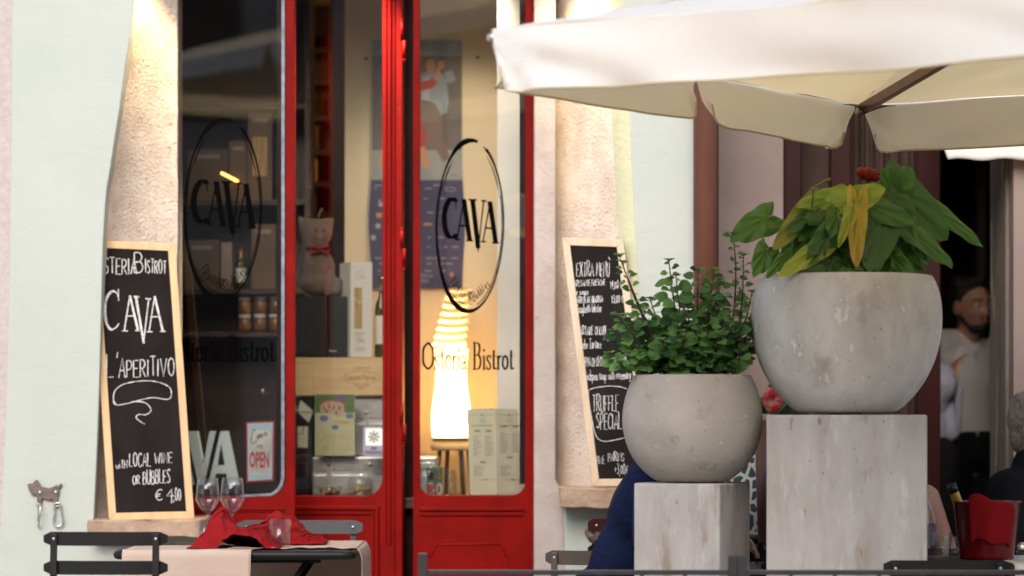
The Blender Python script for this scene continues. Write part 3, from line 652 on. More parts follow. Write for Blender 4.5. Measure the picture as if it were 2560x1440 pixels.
# ------------------------------------------------------------------ downpipe and the house next door
mb = MB(); a = at(1765, 1868, 9.93); mb.tube([(a.x, 9.93, 0), (a.x, 9.93, 6.5)], .044, 24)
for z in (.5, 2.9, 5.2): mb.tube([(a.x, 9.93, z), (a.x, 9.93, z + .03)], .049, 24)
tag(mb.build('downpipe', M['copper'], None), 'brown painted downpipe running down the corner of the mint wall', 'downpipe')
YN = 10.8
nh = thing('neighbouring_house', 'dusty rose house front with a dark open doorway framed in deep red', 'house', (1.3, 10.9, 0))
mb = MB(); mb.pbox(1740, -3000, 1958, 1900, YN - .35, .5); mb.build('wall', M['rosewall'], nh)
mb = MB(); mb.pbox(2534, -3000, 3600, 1900, YN - .3, .5); mb.build('wall', M['rosewall'], nh)
mb = MB(); mb.pbox(1958, -3000, 2534, -150, YN - .25, .4); mb.build('wall', M['rosewall'], nh)
mb = MB(); mb.pbox(1958, -150, 2004, 1900, YN - .3, .08); mb.build('door_frame', M['darkred'], nh, bevel=.005)
mb = MB(); mb.pbox(2076, -150, 2128, 1900, YN - .1, .06); mb.build('door_frame', M['darkred'], nh, bevel=.005)
mb = MB(); mb.pbox(2292, -150, 2352, 1900, YN + .05, .06); mb.build('door_frame', M['darkred'], nh, bevel=.005)
mb = MB(); mb.pbox(2004, -150, 2076, 1900, YN - .05, .05); mb.build('side_panel', M['curtain'], nh)
def cur(u, v):
    p = at(2124 + 172 * u, 0, YN + .06); return Vector((p.x, p.y + .018 * math.sin(u * 26) + .008 * math.sin(u * 61), .05 + 2.8 * v))
mb = MB(); mb.grid(cur, 90, 6); mb.build('curtain', M['curtain'], nh)
mb = MB(); mb.pbox(2514, -150, 2540, 1900, YN - .2, .35); mb.build('door_jamb', M['doorgrey'], nh, bevel=.01)
mb = MB(); mb.pbox(2440, -150, 2470, 1900, YN + 2.2, .1); mb.build('door_jamb', M['brownwood'], nh, bevel=.01)
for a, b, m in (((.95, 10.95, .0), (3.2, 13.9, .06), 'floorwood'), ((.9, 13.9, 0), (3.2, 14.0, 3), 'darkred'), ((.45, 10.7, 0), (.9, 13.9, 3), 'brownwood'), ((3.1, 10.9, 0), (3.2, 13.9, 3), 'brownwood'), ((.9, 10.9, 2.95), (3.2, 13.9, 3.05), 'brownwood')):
    mb = MB(); mb.box(a, b); mb.build('hall_floor' if a[2] == 0 and b[2] < .1 else 'hall_wall', M[m], nh)
# white awning over that doorway
aw = thing('awning', 'white fabric awning edge showing below the parasol on the right', 'awning', at(2600, 398, 10.45))
def awn(u, v):
    p = at(2356 + 560 * u, 0, 10.42); z = at(0, 398, 10.42).z
    if v < .4: k = v / .4; return Vector((p.x + .02 * (1 - k) * (1 - u), p.y, z + .055 * k + .004 * math.sin(u * 30) * (1 - k)))
    k = (v - .4) / .6; return Vector((p.x, p.y + .05 * k, z + .055 + .35 * k))
mb = MB(); mb.grid(awn, 60, 10); mb.build('fabric', M['canopy'], aw, thick=.003)
mb = MB(); p = at(2358, 320, 10.45); mb.tube([(p.x, 10.45, p.z + .02), (p.x + .85, 10.45, p.z + .02)], .012, 8); mb.build('front_bar', M['greymetal'], aw)
# ------------------------------------------------------------------ house across the street, seen only in the window glass
op = thing('opposite_house', 'grey brown house across the street mirrored in the window glass', 'house', (-2, -9.5, 0))
mb = MB(); mb.box((-14, -10, 0), (10, -9, 6.8)); mb.build('wall', M['oppwall'], op)
for i in range(8):
    for z in (1.0, 4.2):
        x = -12.5 + i * 2.9
        mb = MB(); mb.box((x, -9.0, z), (x + 1.0, -8.96, z + 1.6)); mb.build('window', M['brownwood'], op)
mb = MB(); mb.box((-14, -9, 3.5), (10, -8.85, 3.65)); mb.build('cornice', M['oppwall'], op)
# ------------------------------------------------------------------ chalkboards
def chalkboard(label, bl, br, tl, tr, depth, fr, Yb, Yr, back, wood='pinewood'):
    """bl..tr: picture corners of the board; it stands at Yb (left foot) and Yr (right foot) and leans back by `back`"""
    BL, BR = at(*bl, Yb), at(*br, Yr); TL = at(*tl, Yb + back)
    u = (BR - BL); v = (TL - BL); n = v.cross(u).normalized()
    if n.y > 0: n = -n
    pl = Plane(BL, n); P = lambda s, t, d=0: pl.hit(bl[0] + (br[0] - bl[0]) * s * (1 - t) + (tr[0] - tl[0]) * s * t + (tl[0] - bl[0]) * t, bl[1] + (br[1] - bl[1]) * s * (1 - t) + (tl[1] - bl[1]) * t + (tr[1] - tl[1]) * s * t, d)
    t_ = thing('chalkboard', label, 'chalkboard', (BL + BR) / 2, 'chalkboards on the sills')
    W_, H_ = (BR - BL).length, (TL - BL).length; a, b = fr / W_, fr / H_
    for q in (((0, 0), (1, 0), (1 - a, b), (a, b)), ((0, 1), (a, 1 - b), (1 - a, 1 - b), (1, 1)), ((0, 0), (a, b), (a, 1 - b), (0, 1)), ((1, 0), (1, 1), (1 - a, 1 - b), (1 - a, b))):
        mb = MB(); mb.prism([P(s, t, 0) for s, t in q], -n * depth); mb.build('frame_rail', M[wood], t_, bevel=.002)
    mb = MB(); mb.prism([P(s, t, -.006) for s, t in ((a * .8, b * .8), (1 - a * .8, b * .8), (1 - a * .8, 1 - b * .8), (a * .8, 1 - b * .8))], -n * .006); mb.build('slate', M['chalkboard'], t_)
    return t_, pl
c1, pl1 = chalkboard('pine framed chalkboard with big chalk lettering leaning in the left opening', (273, 1301), (486, 1296), (226, 600), (438, 610), .020, .026, 9.985, 10.05, .09)
k = Ink(pl1.hit, -.0045); k.wk = .68
k.write('STERIA', 260, 683, 40, 3.6, slope=-.02, end=346, jit=.08, wj=.3); k.write('B', 336, 681, 50, 3.6, end=364); k.write('ISTROT', 364, 682, 33, 3.2, slope=-.02, end=418, jit=.08, wj=.3)
# big hollow capitals: doubled strokes with serifs
def big(pts, w): k.stroke(pts, w, jit=.12)
big(spline([(296, 742), (292, 732), (280, 728), (267, 745), (263, 775), (266, 805), (276, 822), (288, 820), (298, 808)]), lambda t: 9 if .2 < t < .8 else 4.5); big([(296, 722), (297, 752)], 3)
for dx, dy, sc in ((0, 0, 1), (62, 2, 1)):
    big([(311 + dx, 826 + dy), (325 + dx, 738 + dy)], 4.5); big([(325 + dx, 738 + dy), (345 + dx, 824 + dy)], 8); big([(314 + dx, 790 + dy), (338 + dx, 789 + dy)], 4); big([(305 + dx, 827 + dy), (320 + dx, 827 + dy)], 4)
    big([(338 + dx, 826 + dy), (352 + dx, 826 + dy)], 4)
big([(340, 742), (360, 858)], 9); big([(372, 748), (359, 856)], 5); big([(334, 741), (349, 742)], 6); big([(364, 746), (378, 747)], 5)
k.write('L', 267, 943, 58, 3.6, end=289, slope=.06); k.write("'", 291, 940, 60, 3.4); k.write('APERITIVO', 297, 942, 46, 3.6, slope=.02, end=441, jit=.1, wj=.3)
k.stroke(spline([(283, 1002), (290, 1012), (320, 1008), (378, 994), (416, 998), (428, 990), (424, 968), (392, 954), (352, 952), (310, 960), (288, 976), (284, 998), (290, 1010)]), 3.2, jit=.4)
k.stroke(spline([(330, 1004), (362, 1006), (378, 1024), (366, 1036), (346, 1036), (342, 1046), (362, 1060)]), 3.4, jit=.4)
k.write('wiTH', 290, 1172, 20, 2.8, end=320, slope=.12, jit=.1); k.write('LOCAL', 324, 1167, 34, 3.2, end=379, slope=.05, jit=.08, wj=.3); k.write('WINE', 387, 1159, 26, 3.0, end=434, slope=.04, jit=.08, wj=.3)
k.write('OR', 332, 1211, 22, 2.9, end=352, slope=.03); k.write('BUBBLES', 358, 1210, 33, 3.1, end=428, slope=.04, jit=.1, wj=.3)
k.write('€', 388, 1252, 28, 3.2, end=412, slope=.1); k.stroke([(431, 1222), (417, 1240), (436, 1239)], 3.2); k.stroke([(430, 1228), (429, 1258)], 3.2); k.write(',00', 434, 1251, 30, 3.2, end=455, jit=.08)
k.build('chalk_lettering', M['chalk'], c1)
c2, pl2 = chalkboard('weathered pine chalkboard with the long handwritten extra menu leaning in the right opening', (1481, 1216), (1636, 1214), (1404, 594), (1558, 600), .022, .026, 9.935, 9.905, .065, 'palepine')
k = Ink(pl2.hit, -.0045); k.wk = .56
for txt, x, y, e, h in (('EXTRA', 1441, 690, 1486, 36), ('MENU', 1491, 690, 1525, 36), ('CAPESANTE FRESCHE', 1430, 716, 1514, 15), ('14,00 €', 1525, 722, 1557, 18), ('for soups', 1433, 737, 1472, 15),
        ('SPAGHETTI ALL ARAGOSTA', 1435, 758, 1508, 16), ('13,00 €', 1529, 757, 1560, 18), ('Spaghetti lobster', 1441, 782, 1505, 22), ('TARTARE', 1444, 838, 1484, 22), ('DI KOBE', 1488, 837, 1518, 20), ('A pers', 1508, 850, 1540, 12),
        ('Kobe Tartare', 1451, 872, 1504, 24), ('ZUPPA DI CECI AL ROSMARINO', 1453, 917, 1566, 22), ('Chickpea soup with rosemary', 1458, 951, 1578, 24),
        ('TRUFFLE', 1481, 1028, 1549, 40), ('SPECIAL', 1491, 1072, 1556, 40), ('WINE', 1485, 1160, 1514, 18), ('PAIRING', 1520, 1154, 1561, 22), ('+3,00€', 1536, 1186, 1572, 24), ('A PERS', 1576, 1184, 1604, 14)):
    k.write(txt, x, y, h, 3.0 if h > 30 else 2.3, end=e, slope=.04 if h < 30 else .0, jit=.12, wj=.3)
k.stroke([(1525, 650), (1521, 642)], 2.6)
k.stroke(spline([(1552, 967), (1520, 965), (1478, 972), (1471, 985), (1478, 1040), (1488, 1085), (1500, 1100), (1520, 1103), (1562, 1094)]), 3.4, jit=.3)
k.stroke([(1552, 967), (1566, 972)], 3.2)
k.build('chalk_lettering', M['chalk'], c2)
# ------------------------------------------------------------------ dog hook on the wall
t = thing('dog_hook', 'small iron dog shaped hook plate with two carabiners on the mint wall', 'wall hook', at(112, 1318, YF))
cz = lambda u, v, Y=YF - .012: at(u / 3.272, 1000 + v / 3.272, Y)
dog = [(222, 692), (235, 685), (270, 680), (284, 660), (300, 652), (316, 664), (325, 690), (350, 712), (400, 722), (440, 708), (460, 695), (480, 700), (500, 680), (508, 688), (495, 712), (482, 722), (485, 750), (472, 800), (468, 842), (432, 842), (425, 810), (400, 822), (370, 810), (345, 805), (340, 842), (305, 842), (300, 800), (290, 775), (260, 778), (240, 745)]
mb = MB(); mb.prism([cz(*p) for p in dog], (0, .006, 0)); mb.build('plate', M['rust'], t, bevel=.001)
for u in (328, 457):
    mb = MB(); mb.ell(cz(u, 755), .007, .006, .007); mb.tube([cz(u, 755), cz(u, 755, YF + .01)], .003, 8); mb.build('screw', M['steel'], t)
    mb = MB(); mb.tube([cz(u - 20 if u < 400 else u - 12, 842), cz(u - 20 if u < 400 else u - 12, 858)], .006, 8); mb.build('lug', M['steel'], t)
ring = lambda pts, Y: [cz(u, v, YF - .014 + y) for u, v, y in spline([p + (0,) if len(p) == 2 else p for p in pts])]
mb = MB(); mb.tube(ring([(325, 842, -.004), (330, 880, -.02), (322, 960, -.024), (316, 1020, -.014), (312, 1030, 0), (310, 1005, .010), (314, 940, .006), (318, 870, .002), (325, 842, -.004)], 0), .0032, 8, closed=False); mb.build('carabiner', M['steel'], t)
mb = MB(); mb.tube(ring([(455, 846), (482, 842), (494, 862), (500, 920), (514, 985), (510, 1012), (480, 1032), (448, 1020), (438, 985), (446, 920), (448, 866), (455, 846)], 0), .0034, 8, closed=False); mb.tube([cz(446, 870), cz(492, 866)], .0028, 8); mb.build('carabiner', M['steel'], t)

# ------------------------------------------------------------------ bistro chairs
def make_chair(m, label, loc, rz, width=.40, zs=(.79, .707), scale_z=1.0, hs=.040):
    """folding slatted chair; local: sits facing +y, origin on the ground below the backrest"""
    t = thing('bistro_chair', label, 'chair', (0, 0, 0), 'folding bistro chairs')
    h = width / 2; bx = h - .032
    def bend(x): return -.016 * (1 - (x / h) ** 2)          # slats bow backwards
    for z0 in zs:
        mb = MB(); n = 16
        vs = []; pr = []
        for i in range(n + 1):
            x = -h + width * i / n; rr = .010
            e = min(h - abs(x), rr); zz = hs / 2 - (rr - math.sqrt(max(0, rr * rr - (rr - e) ** 2)))
            pr.append((x, bend(x) + .012, zz))
        for k_, (dy, dz) in enumerate(((0, 1), (.0, -1), (.005, -1), (.005, 1))):
            for x, y, zz in pr: vs.append((x, y + dy, z0 + dz * zz))
        N = n + 1; fs = []
        for i in range(n):
            for q in range(4): fs.append((q * N + i, q * N + i + 1, ((q + 1) % 4) * N + i + 1, ((q + 1) % 4) * N + i))
        fs += [(0, N, 2 * N, 3 * N), (n, 3 * N + n, 2 * N + n, N + n)]
        mb.add(vs, fs, 0, False); mb.build('backrest_slat', m, t)
    for s in (-1, 1):
        mb = MB(); a = bend(bx) + .006
        M1 = lambda p, q: (p, q)
        pts = [(s * bx, a, max(zs) + .015), (s * bx, a - .006, min(zs) - .02), (s * bx, .06, .47), (s * bx, .40, .01)]
        for p, q in zip(pts, pts[1:]):
            p, q = Vector(p), Vector(q); d = (q - p); L = d.length; x = Vector((1, 0, 0)); zc = d.normalized(); y = zc.cross(x)
            Mx = Matrix((x, y, zc)).transposed().to_4x4(); Mx.translation = (p + q) / 2
            mb.obox(Mx, .020, .007, L + .004)
        mb.build('back_post', m, t, bevel=.002)
        mb = MB(); p, q = Vector((s * (bx - .025), .0, .01)), Vector((s * (bx - .025), .40, .45)); d = q - p; x = Vector((1, 0, 0)); zc = d.normalized(); y = zc.cross(x)
        Mx = Matrix((x, y, zc)).transposed().to_4x4(); Mx.translation = (p + q) / 2; mb.obox(Mx, .008, .020, d.length); mb.build('leg', m, t, bevel=.002)
        for z0 in zs:
            mb = MB(); mb.ell((s * bx, a - .004, z0), .0048, .003, .0048, 10); mb.ell((s * bx, a + .014, z0), .0052, .003, .0052, 10); mb.build('rivet', M['steel'], t)
    mb = MB()
    for i in range(7): mb.box((-h + .02, .05 + i * .052, .452), (h - .02, .09 + i * .052, .462))
    for s in (-1, 1): mb.box((s * (h - .06) - .008, .05, .437), (s * (h - .06) + .008, .41, .4515))
    mb.build('seat', m, t, bevel=.002)
    mb = MB(); mb.tube([(-bx + .02, .36, .06), (bx - .02, .36, .06)], .006, 8); mb.build('stretcher', m, t)
    t.location = loc; t.rotation_euler = (0, 0, rz); W[t] = Vector(loc)
    return t
def foot(px, Y): return Vector(((px - CX) * Y / F, Y, 0))
make_chair(M['blackmetal'], 'black slatted folding chair beside the mint wall, back turned to the camera', foot(262, 8.25), R(-2), width=.358, zs=(.798, .715))
make_chair(M['greymetal'], 'anthracite grey folding chair behind the small table with red napkins', foot(750, 9.50), R(180), width=.415, zs=(.784, .692), hs=.045)
make_chair(M['brownmetal'], 'brown folding chair carrying the person in navy', foot(1502, 8.95), R(-14), width=.36, zs=(.708, .625), hs=.045)
make_chair(M['maroonmetal'], 'maroon folding chair half hidden behind the person in navy', foot(1570, 9.65), R(200), width=.30, zs=(.785, .70), hs=.046)
make_chair(M['blackmetal'], 'black folding chair standing in front of the red wine bucket', foot(2370, 8.10), R(1), width=.36, zs=(.721, .63), hs=.046)
make_chair(M['blackmetal'], 'black folding chair under the person in the patterned top', foot(1975, 9.25), R(-20), width=.36, zs=(.70, .62))
make_chair(M['blackmetal'], 'black folding chair under the woman with auburn hair', foot(2300, 9.35), R(-8), width=.36, zs=(.70, .62))
make_chair(M['brownmetal'], 'brown folding chair under the grey haired guest in black', foot(2640, 9.75), R(30), width=.36, zs=(.70, .62))
# ------------------------------------------------------------------ small tables
def make_table(label, x0, x1, y0, y1, z, m):
    t = thing('bistro_table', label, 'table', ((x0 + x1) / 2, (y0 + y1) / 2, 0), 'bistro tables on the terrace')
    mb = MB(); mb.box((x0 + .012, y0 + .012, z - .012), (x1 - .012, y1 - .012, z)); mb.build('tabletop', m, t)
    mb = MB(); r = .0135; q = [(x0, y0), (x1, y0), (x1, y1), (x0, y1)]
    pts = []
    for cx, cy, a in ((x0 + .03, y0 + .03, 180), (x1 - .03, y0 + .03, 270), (x1 - .03, y1 - .03, 0), (x0 + .03, y1 - .03, 90)):
        pts += [(cx + .03 * math.cos(R(a + 15 * i)), cy + .03 * math.sin(R(a + 15 * i)), z - r) for i in range(7)]
    mb.tube(pts, r, 12, closed=True); mb.build('rim', m, t)
    for ya in (y0 + .06, y1 - .08): mb = MB(); mb.box((x0 + .07, ya, z - .040), (x1 - .10, ya + .02, z - .024)); mb.build('support', m, t, bevel=.002)
    for s, yy in ((1, y0 + .055), (-1, y0 + .055), (1, y1 - .055), (-1, y1 - .055)):
        mb = MB(); xm = (x0 + x1) / 2; a = Vector((xm - s * .11 + .07, yy, z - .035)); b = Vector((xm + s * .26, yy, 0.01))
        if s > 0: a = Vector((xm - .05, yy - .004, z - .035)); b = Vector((xm + .26, yy - .004, .01))
        else: a = Vector((xm + .215, yy + .012, z - .035)); b = Vector((xm - .26, yy + .012, .01))
        mb.tube([a, b], .009, 10); mb.build('leg', m, t)
    return t
tx0, tx1 = at(291, 0, 8.72).x, at(881, 0, 8.72).x; ZT = .742
make_table('small black metal table set with a pale runner, napkins and glasses', tx0, tx1, 8.72, 9.30, ZT, M['blackmetal'])
# linen cloth: lies on the top, hangs over the near edge at left and over the far right corner
rx0, rx1 = at(306, 0, 8.71).x, at(628, 0, 8.71).x
def hang(u, v):
    x = rx0 + (rx1 - rx0) * u + .004 * math.sin(v * 5); L = .58 * v
    if L < .30: return Vector((x, 9.0 - L, ZT + .003 + .0015 * noise.noise(Vector((x * 14, L * 14, 2)))))
    L -= .30; rr = .016
    if L < rr * 1.57: a = L / rr; return Vector((x, 8.70 - rr * math.sin(a) + .004, ZT + .003 - rr * (1 - math.cos(a))))
    L -= rr * 1.57; return Vector((x + .004 * math.sin(u * 9 + L * 5) * L * 4, 8.704 - rr - .006 * math.sin(u * 7 + 1) * L * 4, ZT + .003 - rr - L))
t = thing('table_runner', 'pale pink linen runner draped over the near edge of the small table', 'table runner', ((rx0 + rx1) / 2, 8.9, ZT), 'linen runners on the small table')
mb = MB(); mb.grid(hang, 30, 60); mb.build('cloth', M['runner'], t, thick=.0018)
sx0, sx1 = at(600, 0, 9.2).x, at(888, 0, 8.95).x
def hang2(u, v):
    y = 8.80 + .58 * v; wave = .004 * noise.noise(Vector((u * 6, v * 3, 5)))
    x = sx0 + (sx1 - sx0) * u
    if y < 9.30:
        z = ZT + .0045 + abs(wave) * (1.0 if v < .1 else .4) + (.003 if v < .02 else 0)
        if u > .975: z -= .05 * (u - .975) / .025 * 1.6
        return Vector((x, y + .012 * math.sin(u * 9) * (1 - v), z))
    L = y - 9.30; return Vector((x, 9.318, ZT - L))
mb = MB()
xe = tx1 + .008
def top2(u, v): return Vector((sx0 + (xe - sx0) * u, 8.775 + .56 * v + (.010 * math.sin(u * 11) + .006 * noise.noise(Vector((u * 13, 1, 1)))) * (1 - v), ZT + .0035 + .004 * abs(noise.noise(Vector((u * 8, v * 5, 5)))) + (.004 * abs(math.sin(u * 14)) if v < .03 else 0)))
mb.grid(top2, 40, 24)
mb.grid(lambda u, v: Vector((xe + .002 + .014 * math.sin(min(v, .15) * 10.5) + .004 * math.sin(u * 8) * v, 8.80 + .53 * u, ZT + .003 - .24 * v)), 24, 20)
mb.grid(lambda u, v: Vector((sx0 + (xe - sx0) * u, 9.338 + .004 * math.sin(u * 10) * v, ZT + .003 - .26 * v)), 30, 14)
t = thing('table_runner', 'beige linen runner hanging down the far right side of the small table', 'table runner', ((sx0 + xe) / 2, 9.1, ZT), 'linen runners on the small table')
mb.build('cloth', M['runner'], t, thick=.0016)
# red napkins, folded and crumpled: a heap whose height follows the photographed outline, with creases running across it
def napkin(label, prof, Y0, Y1, seed, zt):
    Ym = (Y0 + Y1) / 2; px0, px1 = prof[0][0], prof[-1][0]
    def H(u):
        x = px0 + (px1 - px0) * u
        for (xa, ya), (xb, yb) in zip(prof, prof[1:]):
            if xa <= x <= xb: t_ = (x - xa) / (xb - xa); t_ = t_ * t_ * (3 - 2 * t_); return (1377 - (ya + (yb - ya) * t_)) * Ym / F
        return 0
    x0, x1 = at(px0, 0, Ym).x, at(px1, 0, Ym).x
    def fn(u, v):
        fold = math.sin(u * 13 + v * 9 + 3 * noise.noise(Vector((u * 2, v * 2, seed)))); fold2 = abs(math.sin(u * 21 - v * 14 + seed + 4 * noise.noise(Vector((u * 3, v * 3, seed + 2)))))
        cr = math.cos((v - .5 - .16 * math.sin(u * 6 + seed)) * math.pi); cr = max(0, cr) ** .8
        h = max(0, H(u)); e = max(0, min(1, 9 * u, 9 * (1 - u)))
        z = h * cr * (.90 + .12 * fold2) + e * cr * (.006 * fold + .010 * (1 - fold2) * (1 if v < .6 else .3))
        z += .004 * noise.noise(Vector((u * 16, v * 16, seed))) * e
        y = Y0 + (Y1 - Y0) * v + (.020 * fold - .022 * (1 - fold2)) * cr * e + .012 * noise.noise(Vector((u * 5, v * 5, seed + 7)))
        x = x0 + (x1 - x0) * u + .010 * math.sin(v * 11 + seed) * e + .012 * noise.noise(Vector((u * 4, v * 4, seed + 5)))
        return Vector((x, y, zt + .002 + max(0, z)))
    mb = MB(); mb.grid(fn, 110, 60)
    o = mb.build('napkin', M['napkin'], None, thick=.002); tag(o, label, 'napkin', 'red napkins on the small table'); return o
napkin('crumpled red cloth napkin with a tall peak in front of the wine glasses', [(482, 1377), (497, 1356), (518, 1334), (530, 1302), (543, 1286), (556, 1290), (578, 1312), (604, 1326), (640, 1326), (672, 1332), (690, 1350), (708, 1377)], 8.75, 9.05, 1.3, ZT + .004)
napkin('flatter red cloth napkin bunched behind the water tumbler', [(640, 1377), (655, 1345), (672, 1312), (692, 1302), (722, 1310), (742, 1332), (762, 1352), (788, 1366), (818, 1377)], 8.95, 9.22, 4.1, ZT + .008)
mb = MB(); 
# wine glasses and tumblers
def wineglass(px, Y, label, rim_y):
    p = at(px, 0, Y); zt = ZT + .006; top = at(0, rim_y, Y).z; H = top - zt
    t = thing('wine_glass', label, 'wine glass', (p.x, Y, zt), 'wine glasses on the small table'); c = (p.x, Y, zt)
    outer = [(.0, .0), (.034, .001), (.032, .004), (.008, .008), (.0042, .02), (.0038, H * .42), (.0065, H * .47), (.022, H * .54), (.0375, H * .66), (.0385, H * .69), (.036, H * .82), (.0325, H)]
    inner = [(.0313, H), (.0347, H * .82), (.0371, H * .69), (.036, H * .665), (.021, H * .557), (.006, H * .50), (0, H * .49)]
    mb = MB(); mb.lathe(c, outer + inner, 40); mb.build('bowl_and_stem', M['clear'], t)
wineglass(519, 9.02, 'left of the two empty wine glasses behind the peaked napkin', 1196)
wineglass(581, 8.98, 'wine glass nearer the tumbler, standing behind the peaked napkin', 1194)
def tumbler(px, Y, top, bot, r0, r1, label, zt=ZT + .006, m='clear'):
    p = at(px, 0, Y); H = at(0, top, Y).z - zt; t = thing('tumbler', label, 'tumbler', (p.x, Y, zt), 'water tumblers')
    mb = MB(); mb.lathe((p.x, Y, zt), [(0, 0), (r0, .0), (r0 + .001, .004), (r1, H), (r1 - .0016, H), (r0 - .001, .012), (0, .012)], 36); mb.build('glass', M[m], t)
tumbler(700, 8.84, 1298, 1372, .032, .0335, 'clear water tumbler standing in front of the flatter red napkin')
tumbler(513, 9.16, 1300, 1340, .020, .021, 'small clear tumbler half hidden behind the peaked napkin at left')

# ------------------------------------------------------------------ barrier rail
def barrier(px0, px1, posts, label, Y=7.95):
    z = at(0, 1431, Y).z; x0, x1 = at(px0, 0, Y).x, at(px1, 0, Y).x
    t = thing('barrier', label, 'barrier', ((x0 + x1) / 2, Y, 0), 'terrace barriers')
    mb = MB(); mb.box((x0, Y - .008, z - .007), (x1, Y + .008, z + .007)); mb.build('top_rail', M['railmetal'], t, bevel=.002)
    mb = MB(); mb.box((x0, Y - .008, .10), (x1, Y + .008, .115)); mb.build('bottom_rail', M['railmetal'], t, bevel=.002)
    n = int((x1 - x0) / .11)
    for i in range(1, n):
        x = x0 + (x1 - x0) * i / n; mb = MB(); mb.box((x - .005, Y - .005, .116), (x + .005, Y + .005, z - .0075)); mb.build('baluster', M['railmetal'], t)
    for p in posts:
        a = at(p[0], p[2], Y); b = at(p[1], 0, Y); mb = MB(); mb.box((a.x, Y - .013, 0), (b.x, Y + .013, a.z)); mb.build('post', M['railmetal'], t, bevel=.002)
barrier(1068, 1820, [(1045, 1068, 1383), (1820, 1841, 1388)], 'dark metal barrier in front of the doors and the smaller planter')
barrier(1866, 2640, [(1843, 1866, 1388), (2640, 2662, 1388)], 'dark metal barrier running from the small pillar to the right edge')

# ------------------------------------------------------------------ planters
YP = 8.5
def px_lathe(cx, Y, prof, y0):
    s = Y / F; z0 = at(0, y0, Y).z; return (at(cx, 0, Y).x, Y, z0), [(r * s, (y0 - y) * s) for r, y in prof]
def bowl(name, label, cx, Y, prof, ybot, m, rimr):
    c, pr = px_lathe(cx, Y, prof, ybot); t = thing(name, label, 'planter', c, 'round concrete planters on pillars')
    rr = pr[-1][0]; zt = pr[-1][1]
    pr2 = [(0, 0)] + pr + [(rr - .004, zt + .004), (rr - .020, zt + .003), (rr - .024, zt - .004), (rr - .012, zt - .10)]
    mb = MB(); mb.lathe(c, pr2, 72); mb.build('bowl', m, t, sub=1)
    mb = MB(); mb.lathe(c, [(rr - .014, zt - .035), (rr * .5, zt - .022), (0, zt - .015)], 40); mb.build('soil', M['soil'], t)
    return t, c, zt
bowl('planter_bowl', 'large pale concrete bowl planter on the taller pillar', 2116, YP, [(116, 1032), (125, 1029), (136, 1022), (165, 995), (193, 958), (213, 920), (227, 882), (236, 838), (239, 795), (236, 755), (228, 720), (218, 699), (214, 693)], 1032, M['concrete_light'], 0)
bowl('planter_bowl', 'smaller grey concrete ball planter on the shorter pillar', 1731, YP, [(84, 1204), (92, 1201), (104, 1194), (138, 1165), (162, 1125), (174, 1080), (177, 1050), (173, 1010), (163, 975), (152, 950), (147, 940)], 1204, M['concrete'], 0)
def pillar(label, cx, Y, wx, wy, ytop, rz):
    c = at(cx, ytop, Y); t = thing('pillar', label, 'pillar', (c.x, Y, 0), 'concrete pillars')
    Mx = Matrix.Rotation(rz, 4, 'Z'); Mx.translation = (c.x, Y, c.z / 2); mb = MB(); mb.obox(Mx, wx, wy, c.z); mb.build('shaft', M['pillar'], t, bevel=.006)
pillar('shorter square concrete pillar under the ball planter', 1731, YP + .02, .268, .268, 1206, R(-24))
pillar('taller wide concrete pillar under the large bowl planter', 2116, YP + .02, .462, .40, 1037, R(-6.5))
